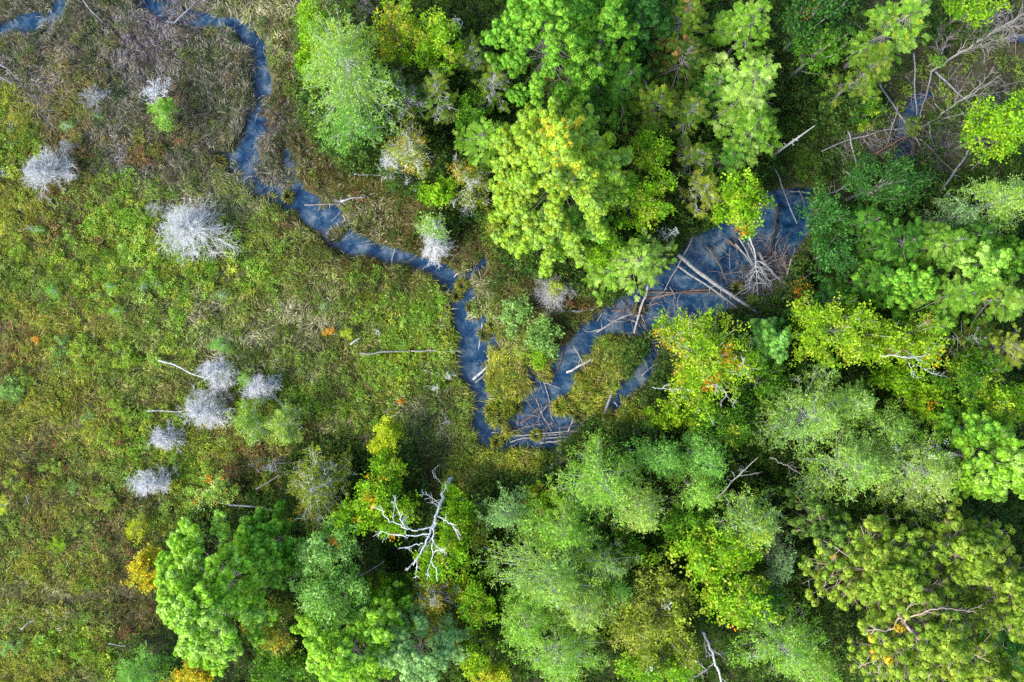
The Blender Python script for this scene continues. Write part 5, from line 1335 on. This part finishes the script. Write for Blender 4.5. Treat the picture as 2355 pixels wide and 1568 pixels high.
# ------------------------------------------------------------------ the marsh cover: countless blades and leaves, one object per kind of growth
ANCH = [
    (60, 60, 'R'), (230, 80, 'R'), (330, 120, 'V'), (390, 110, 'V'), (300, 140, 'V'), (180, 120, 'R'), (60, 170, 'R'), (150, 160, 'A'), (440, 160, 'R'), (520, 120, 'R'),
    (520, 220, 'R'), (430, 250, 'R'), (300, 220, 'R'), (60, 230, 'V'), (160, 190, 'A'), (120, 320, 'A'), (30, 260, 'G'), (260, 290, 'R'), (340, 330, 'B'), (430, 370, 'R'), (520, 310, 'R'),
    (480, 410, 'K'), (300, 380, 'V'), (240, 420, 'O'), (180, 400, 'B'), (30, 340, 'F'), (20, 440, 'G'), (200, 470, 'O'), (300, 440, 'F'), (540, 450, 'K'), (600, 470, 'O'), (640, 60, 'K'), (650, 160, 'K'),
    (630, 250, 'R'), (680, 230, 'D'), (660, 110, 'D'), (690, 320, 'D'), (610, 350, 'R'), (640, 380, 'R'), (720, 370, 'D'), (780, 400, 'D'), (850, 440, 'D'), (800, 440, 'B'), (900, 480, 'D'), (860, 510, 'K'), (930, 520, 'D'),
    (670, 490, 'X'), (700, 490, 'X'), (640, 510, 'O'), (880, 560, 'D'), (1060, 540, 'D'), (1120, 590, 'D'), (1080, 490, 'D'), (1200, 620, 'D'), (1250, 610, 'D'), (1160, 660, 'D'), (1150, 720, 'O'), (1340, 700, 'D'),
    (1380, 690, 'D'), (1210, 700, 'B'), (1320, 750, 'B'), (1170, 750, 'K'), (1100, 660, 'K'), (1110, 630, 'D'), (1050, 590, 'B'),
    (60, 520, 'G'), (150, 520, 'B'), (250, 540, 'F'), (350, 620, 'F'), (430, 640, 'F'), (540, 620, 'F'), (620, 600, 'F'), (560, 700, 'O'), (600, 760, 'K'), (460, 720, 'K'), (400, 780, 'F'), (340, 740, 'O'),
    (60, 620, 'O'), (170, 640, 'F'), (80, 720, 'G'), (40, 770, 'B'), (20, 830, 'A'), (110, 850, 'O'), (200, 720, 'G'), (60, 840, 'G'), (320, 860, 'O'), (160, 900, 'G'), (210, 900, 'G'), (330, 930, 'B'), (120, 960, 'G'),
    (60, 980, 'G'), (180, 1010, 'G'), (260, 880, 'O'), (400, 880, 'O'), (20, 1020, 'G'), (100, 1040, 'B'), (220, 1080, 'O'), (300, 1060, 'O'), (330, 1020, 'F'), (60, 1180, 'A'), (30, 1240, 'O'), (120, 1150, 'G'),
    (110, 1320, 'G'), (60, 1290, 'G'), (180, 1240, 'O'), (240, 1260, 'B'), (260, 1300, 'B'), (200, 1330, 'G'), (60, 1370, 'O'), (150, 1378, 'K'), (260, 1372, 'B'), (90, 1400, 'G'), (200, 1420, 'F'), (300, 1410, 'B'), (260, 1450, 'B'),
    (120, 1470, 'F'), (60, 1540, 'G'), (160, 1540, 'O'), (220, 1500, 'F'), (300, 1180, 'B'), (360, 1200, 'O'), (420, 1190, 'F'), (520, 1190, 'B'), (600, 1150, 'F'), (560, 1100, 'B'), (640, 1180, 'D'), (640, 1120, 'G'),
    (450, 1060, 'F'), (500, 1020, 'G'), (540, 1040, 'B'), (700, 620, 'O'), (640, 700, 'K'), (700, 720, 'K'), (760, 660, 'O'), (760, 600, 'D'), (820, 620, 'D'), (850, 680, 'F'), (900, 640, 'D'), (960, 680, 'O'),
    (1000, 720, 'F'), (900, 740, 'F'), (840, 780, 'O'), (960, 780, 'F'), (1020, 780, 'F'), (700, 800, 'K'), (640, 830, 'O'), (760, 840, 'O'), (880, 850, 'F'), (960, 850, 'F'), (1040, 850, 'O'), (1050, 920, 'O'),
    (980, 920, 'K'), (760, 930, 'F'), (700, 880, 'F'), (820, 900, 'O'), (880, 940, 'F'), (760, 1000, 'O'), (700, 1030, 'D'), (820, 1020, 'K'), (960, 990, 'O'), (1060, 990, 'O'), (1000, 1040, 'O'), (790, 1060, 'B'),
    (920, 1060, 'D'), (960, 1100, 'B'), (1060, 1060, 'Y'), (1100, 1100, 'O'), (1160, 1060, 'Y'), (1240, 1050, 'Y'), (1320, 1020, 'Y'), (1180, 1110, 'Y'), (1400, 1000, 'G'), (1470, 960, 'Y'), (1420, 960, 'Y'),
    (1170, 840, 'Y'), (1160, 880, 'Y'), (1190, 880, 'G'), (1400, 800, 'Y'), (1360, 860, 'Y'), (1350, 900, 'Y'), (1400, 860, 'O'), (1430, 800, 'O'), (1450, 840, 'O'), (1480, 910, 'O'), (1220, 860, 'O'),
    (1500, 985, 'G'), (1210, 790, 'F'), (1260, 820, 'O'), (1290, 770, 'D'), (1420, 1020, 'Y'), (1600, 740, 'S'), (1700, 740, 'O'), (1740, 700, 'S'), (1860, 400, 'S'), (1900, 280, 'S'), (2250, 170, 'M'), (2320, 150, 'M'), (2340, 230, 'M'), (2200, 240, 'M'),
    (2160, 230, 'M'), (1830, 540, 'M'), (2200, 300, 'S'), (2240, 400, 'S'), (1960, 300, 'S'), (1800, 620, 'S'), (2160, 400, 'S'), (2000, 330, 'M'), (600, 300, 'R'),
]
ANCH += [(x_, y_, 'S') for x_ in range(1240, 2400, 110) for y_ in range(1150, 1620, 90)]+[(x_, y_, 'S') for x_ in range(470, 1200, 110) for y_ in range(1290, 1620, 90)]+[(x_, y_, 'S') for x_ in range(1650, 2400, 110) for y_ in range(800, 1150, 90)]+[(x_, y_, 'S') for x_ in range(960, 1700, 110) for y_ in range(30, 400, 90)]  # woodland anchors pick the shade-darkened palette
AX = np.array([a_[0] for a_ in ANCH], float); AY = np.array([a_[1] for a_ in ANCH], float); AK = np.array([a_[2] for a_ in ANCH])
def zone(rng, px, py, jit=26):
    qx = px+(fbm(px, py, 60, 41)-.5)*120+rng.normal(size=len(px))*jit
    qy = py+(fbm(px, py, 60, 43)-.5)*120+rng.normal(size=len(px))*jit
    best = np.full(len(px), 1e18); k = np.zeros(len(px), int)
    for i in range(len(ANCH)):
        d = (qx-AX[i])**2+(qy-AY[i])**2
        m = d < best; best[m] = d[m]; k[m] = i
    return AK[k]

TA = np.array(TREES)
BIG = TA[TA[:, 3] > 5.0]
def canopy(x, y):
    """<1 inside the foot of a tall crown; distance in crown radii to the nearest one"""
    m = np.full(len(x), 9.0)
    for X, Y, R, H in BIG:
        m = np.minimum(m, np.hypot(x-X, y-Y)/R)
    return m

LEAFY = dict(M=.15, F=.75, O=.45, G=.32, R=.17, V=.08, D=.25, Y=.22, B=.35, S=.8, K=.2, A=.2, X=.7)
TALL = dict(M=.15, F=.42, O=.45, G=.5, R=.62, V=.45, D=.5, Y=.55, B=.4, S=.3, K=.6, A=.45, X=.4)
LONG = dict(M=.25, F=.45, O=.55, G=.75, R=.60, V=.75, D=.6, Y=.75, B=.5, S=.4, K=.75, A=.6, X=.4)
def TALLV(zk):
    return np.array([TALL[k] for k in zk])
def scatter(seed, n, margin=3.5):
    rng = np.random.default_rng(seed)
    x = rng.uniform(-39-margin, 39+margin, n); y = rng.uniform(-26-margin, 26+margin, n)
    h, sd_ = land_and_sd(x, y)
    can = canopy(x, y)
    return rng, x, y, h, sd_, can

# blades
rng, x, y, h, sd_, can = scatter(101, 900000)
keep = (sd_ > 1.0-6*rng.random(len(x))**3-16*(fbm(x, y, 1.6, 777, 2) > .60)*(y > 9)*(x < -10)) & (can > .55) & ((can > 1.1) | (rng.random(len(x)) < .3))
dens_ = fbm(x, y, 1.1, 61, 2)
keep &= (dens_ > .42) | (rng.random(len(x)) < .42)
x, y, h, sd_, can = x[keep], y[keep], h[keep], sd_[keep], can[keep]
px_, py_ = to_px(x, y, .3)
zk = zone(rng, px_, py_)
n = len(x)
col = np.zeros((n, 3)); Lb = np.zeros(n); Hb = np.zeros(n)
mott = .42+1.25*fbm(x, y, 1.7, 71)
for k in GP:
    m = zk == k
    if not m.any(): continue
    c = np.array(GP[k]); q = vnoise(x[m], y[m], .9, 81)*.9+rng.random(m.sum())*.9-.3
    j = np.clip(q*len(c), 0, len(c)-1).astype(int)
    col[m] = c[j]; Lb[m] = LONG[k]; Hb[m] = TALL[k]
gm = np.where(np.isin(zk, ['F', 'G', 'O', 'Y', 'K']), 1.38, 1.08)
col *= rng.uniform(.7, 1.3, (n, 1))*(mott*gm)[:, None]
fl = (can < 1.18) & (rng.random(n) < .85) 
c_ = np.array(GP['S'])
col[fl] = c_[rng.integers(0, 3, fl.sum())]*1.1  # blades under crowns recoloured dark, canopy shade put into the colour
straw = (rng.random(n) < .022) & ~fl
col[straw] = np.array([.42, .36, .22])*rng.uniform(.7, 1.1, (straw.sum(), 1)); Lb[straw] *= 1.35
gx = fbm(x+.4, y, 3.2, 91)-fbm(x-.4, y, 3.2, 91); gy = fbm(x, y+.4, 3.2, 91)-fbm(x, y-.4, 3.2, 91)
az = np.arctan2(gx, -gy)+.5*(fbm(x, y, 1.0, 95)-.5)*8+rng.normal(size=n)*.55
Lb = Lb*rng.uniform(.35, 1.05, n); hh = Hb*rng.uniform(.25, 1.0, n)*(.6+.8*fbm(x, y, 1.3, 61, 2))
trk = np.exp(-((py_-1371-5*np.sin(px_/60))/9)**2)*(px_ < 375)+.8*np.exp(-((px_-322)/11)**2)*((py_ > 1200) & (py_ < 1350))
hh *= 1-.75*np.clip(trk, 0, 1); Lb *= 1-.35*np.clip(trk, 0, 1); col *= (1-.45*np.clip(trk, 0, 1))[:, None]
g = Geo()
st = np.stack([x, y, np.maximum(h, WATER_Z-.02)-.03], -1)
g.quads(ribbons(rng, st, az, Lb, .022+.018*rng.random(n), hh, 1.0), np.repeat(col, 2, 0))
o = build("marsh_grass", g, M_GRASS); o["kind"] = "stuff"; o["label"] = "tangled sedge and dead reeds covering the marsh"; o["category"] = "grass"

# low leafy growth on the marsh: small mounds of herbs
rng, mx, my, h, sd_, can = scatter(202, 26000)
px_, py_ = to_px(mx, my, .3); zm = zone(rng, px_, py_)
pr = np.array([LEAFY[k] for k in zm])
keep = (sd_ > 4) & (can > .95) & (rng.random(len(mx)) < pr*(.35+1.3*fbm(mx, my, 2.4, 303, 2)))
keep &= ~((np.abs(py_-1371-5*np.sin(px_/60)) < 12) & (px_ < 375))
mx, my, zm = mx[keep], my[keep], zm[keep]
mr = rng.uniform(.16, .62, len(mx)); mh = mr*rng.uniform(.5, 1.15, len(mx))
kq = np.maximum(3, (mr*mr*95).astype(int)); ii = np.repeat(np.arange(len(mx)), kq); n = len(ii)
a_ = rng.uniform(0, 6.283, n); q_ = np.sqrt(rng.random(n))*(1+.3*np.sin(3*a_+ii))
x = mx[ii]+mr[ii]*q_*np.cos(a_); y = my[ii]+mr[ii]*q_*np.sin(a_); zk = zm[ii]
mtone = rng.uniform(.6, 1.35, len(mx))[ii]; mpick = rng.random(len(mx))[ii]
top = .12+mh[ii]*np.sqrt(np.clip(1-.8*q_*q_, 0, 1))*rng.uniform(.75, 1.1, n)+.18*TALLV(zk)
h = land_h(x, y)
LC = dict(A=[(.22, .16, .05), (.13, .16, .03)], R=[(.07, .10, .02), (.15, .10, .05), (.10, .12, .03)], V=[(.15, .12, .13), (.09, .10, .04)], F=[(.16, .30, .02), (.11, .23, .018), (.24, .36, .07), (.28, .33, .03)], G=[(.23, .28, .03), (.15, .21, .02), (.25, .23, .03), (.12, .18, .02)], O=[(.15, .23, .025), (.20, .27, .06), (.11, .18, .02)],
          D=[(.07, .12, .02), (.10, .13, .025)], B=[(.14, .16, .03), (.20, .10, .045), (.09, .14, .02)], S=[(.05, .12, .012), (.035, .08, .01), (.08, .14, .015)], X=[(.21, .09, .05), (.14, .19, .03), (.12, .17, .02), (.17, .10, .045)])  # woodland herbs have shade put into their darker greens
col = np.zeros((n, 3))
for k in set(zk):
    c = np.array(LC.get(k, LC['O'])); m = zk == k
    j = np.clip((mpick[m]+rng.normal(size=m.sum())*.12)*len(c), 0, len(c)-1).astype(int)
    col[m] = c[j]
col *= rng.uniform(.85, 1.25, (n, 1))*mtone[:, None]
g = Geo()
pos = np.stack([x, y, h+top], -1)
instance(g, 'leaf', pos, norm(rng.normal(size=(n, 3))*np.array([1, 1, .3])), rng.uniform(.12, .24, n), col, rng, .6)
o = build("marsh_herbs", g, M_LEAF); o["kind"] = "stuff"; o["label"] = "low leafy herbs growing through the sedge"; o["category"] = "ground cover"

# undergrowth of the wood
rng, x, y, h, sd_, can = scatter(404, 260000)
keep = (sd_ > 2) & (can < 1.28) & (fbm(x, y, 2.2, 505)+.3*rng.random(len(x)) > .48)
ppx, ppy = to_px(x, y, .5)
keep &= (np.hypot((ppx-2150)/200, (ppy-255)/150) > 1) | (rng.random(len(x)) < .22)
x, y, h = x[keep], y[keep], h[keep]; n = len(x)
c = np.array([(.035, .09, .012), (.06, .13, .016), (.02, .05, .008), (.09, .12, .018)])  # leaf greens kept dark, shade of the gaps put into the colour
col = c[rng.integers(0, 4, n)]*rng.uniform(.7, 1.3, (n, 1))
pos = np.stack([x, y, h+.2+np.where(fbm(x, y, 4, 607) > .42, 5.0, 1.8)*fbm(x, y, 1.8, 606)*rng.random(n)], -1)
g = Geo(); instance(g, 'leaf', pos, norm(rng.normal(size=(n, 3))*np.array([1, 1, .3])), rng.uniform(.22, .42, n), col, rng, .6)
o = build("undergrowth", g, M_LEAF); o["kind"] = "stuff"; o["label"] = "shaded leafy undergrowth beneath the trees"; o["category"] = "undergrowth"

# brushwood: the loose twigs of the jam and of the clearing
rng = np.random.default_rng(77)
cs = [(1790, 640, 60, 60, 300), (1770, 590, 40, 50, 60), (1740, 650, 50, 40, 80), (1775, 715, 40, 26, 80), (1990, 330, 60, 34, 130), (2140, 350, 46, 40, 130), (2075, 330, 60, 50, 70), (2150, 260, 90, 90, 90), (1960, 330, 40, 60, 70), (1255, 985, 80, 14, 46), (1240, 930, 50, 40, 26), (1440, 720, 60, 30, 46), (1500, 790, 40, 40, 34), (1540, 700, 90, 50, 40), (600, 400, 60, 40, 30), (1700, 600, 40, 50, 40), (1100, 650, 40, 40, 18), (800, 485, 30, 30, 20), (2240, 200, 70, 50, 36)]
P = []; Cc = []
for (x_, y_, rx, ry, m_) in cs:
    a = rng.uniform(0, 6.28, m_); q = np.sqrt(rng.random(m_))
    w3 = np.array([at(x_+rx*q[i]*math.cos(a[i]), y_+ry*q[i]*math.sin(a[i]), rng.uniform(.1, .8)) for i in range(m_)])
    az = rng.uniform(0, 6.28, m_)
    d = np.stack([np.cos(az), np.sin(az), rng.normal(size=m_)*.15], -1)
    lh = np.maximum(land_h(w3[:, 0], w3[:, 1]), WATER_Z); w3[:, 2] = lh+rng.uniform(.02, .45, m_)
    P.append(grow(rng, w3, d, rng.uniform(.5, 2.0, m_), 6, .16, 0)); 
    Cc.append(np.array([.16, .14, .14])*rng.uniform(.3, 1.6, (m_, 1)))
P = np.concatenate(P); Cc = np.concatenate(Cc)
g = Geo(); g.tubes(P, .017*rng.uniform(.6, 1.4, (len(P), 1))*np.linspace(1.2, .4, 6)[None], 4, Cc)
P3, L3 = sprout(rng, P, np.full(len(P), 1.1), 3, .3, 1, .7, .5, 4, .2, .02, .9)
g.tubes(P3, np.full((len(P3), 1), .010)*np.linspace(1.2, .5, 4)[None], 3, np.repeat(Cc, 3, 0))
o = build("brushwood", g, M_DEAD); o["kind"] = "stuff"; o["label"] = "tangled loose twigs in the log jam and along the stream"; o["category"] = "brushwood"
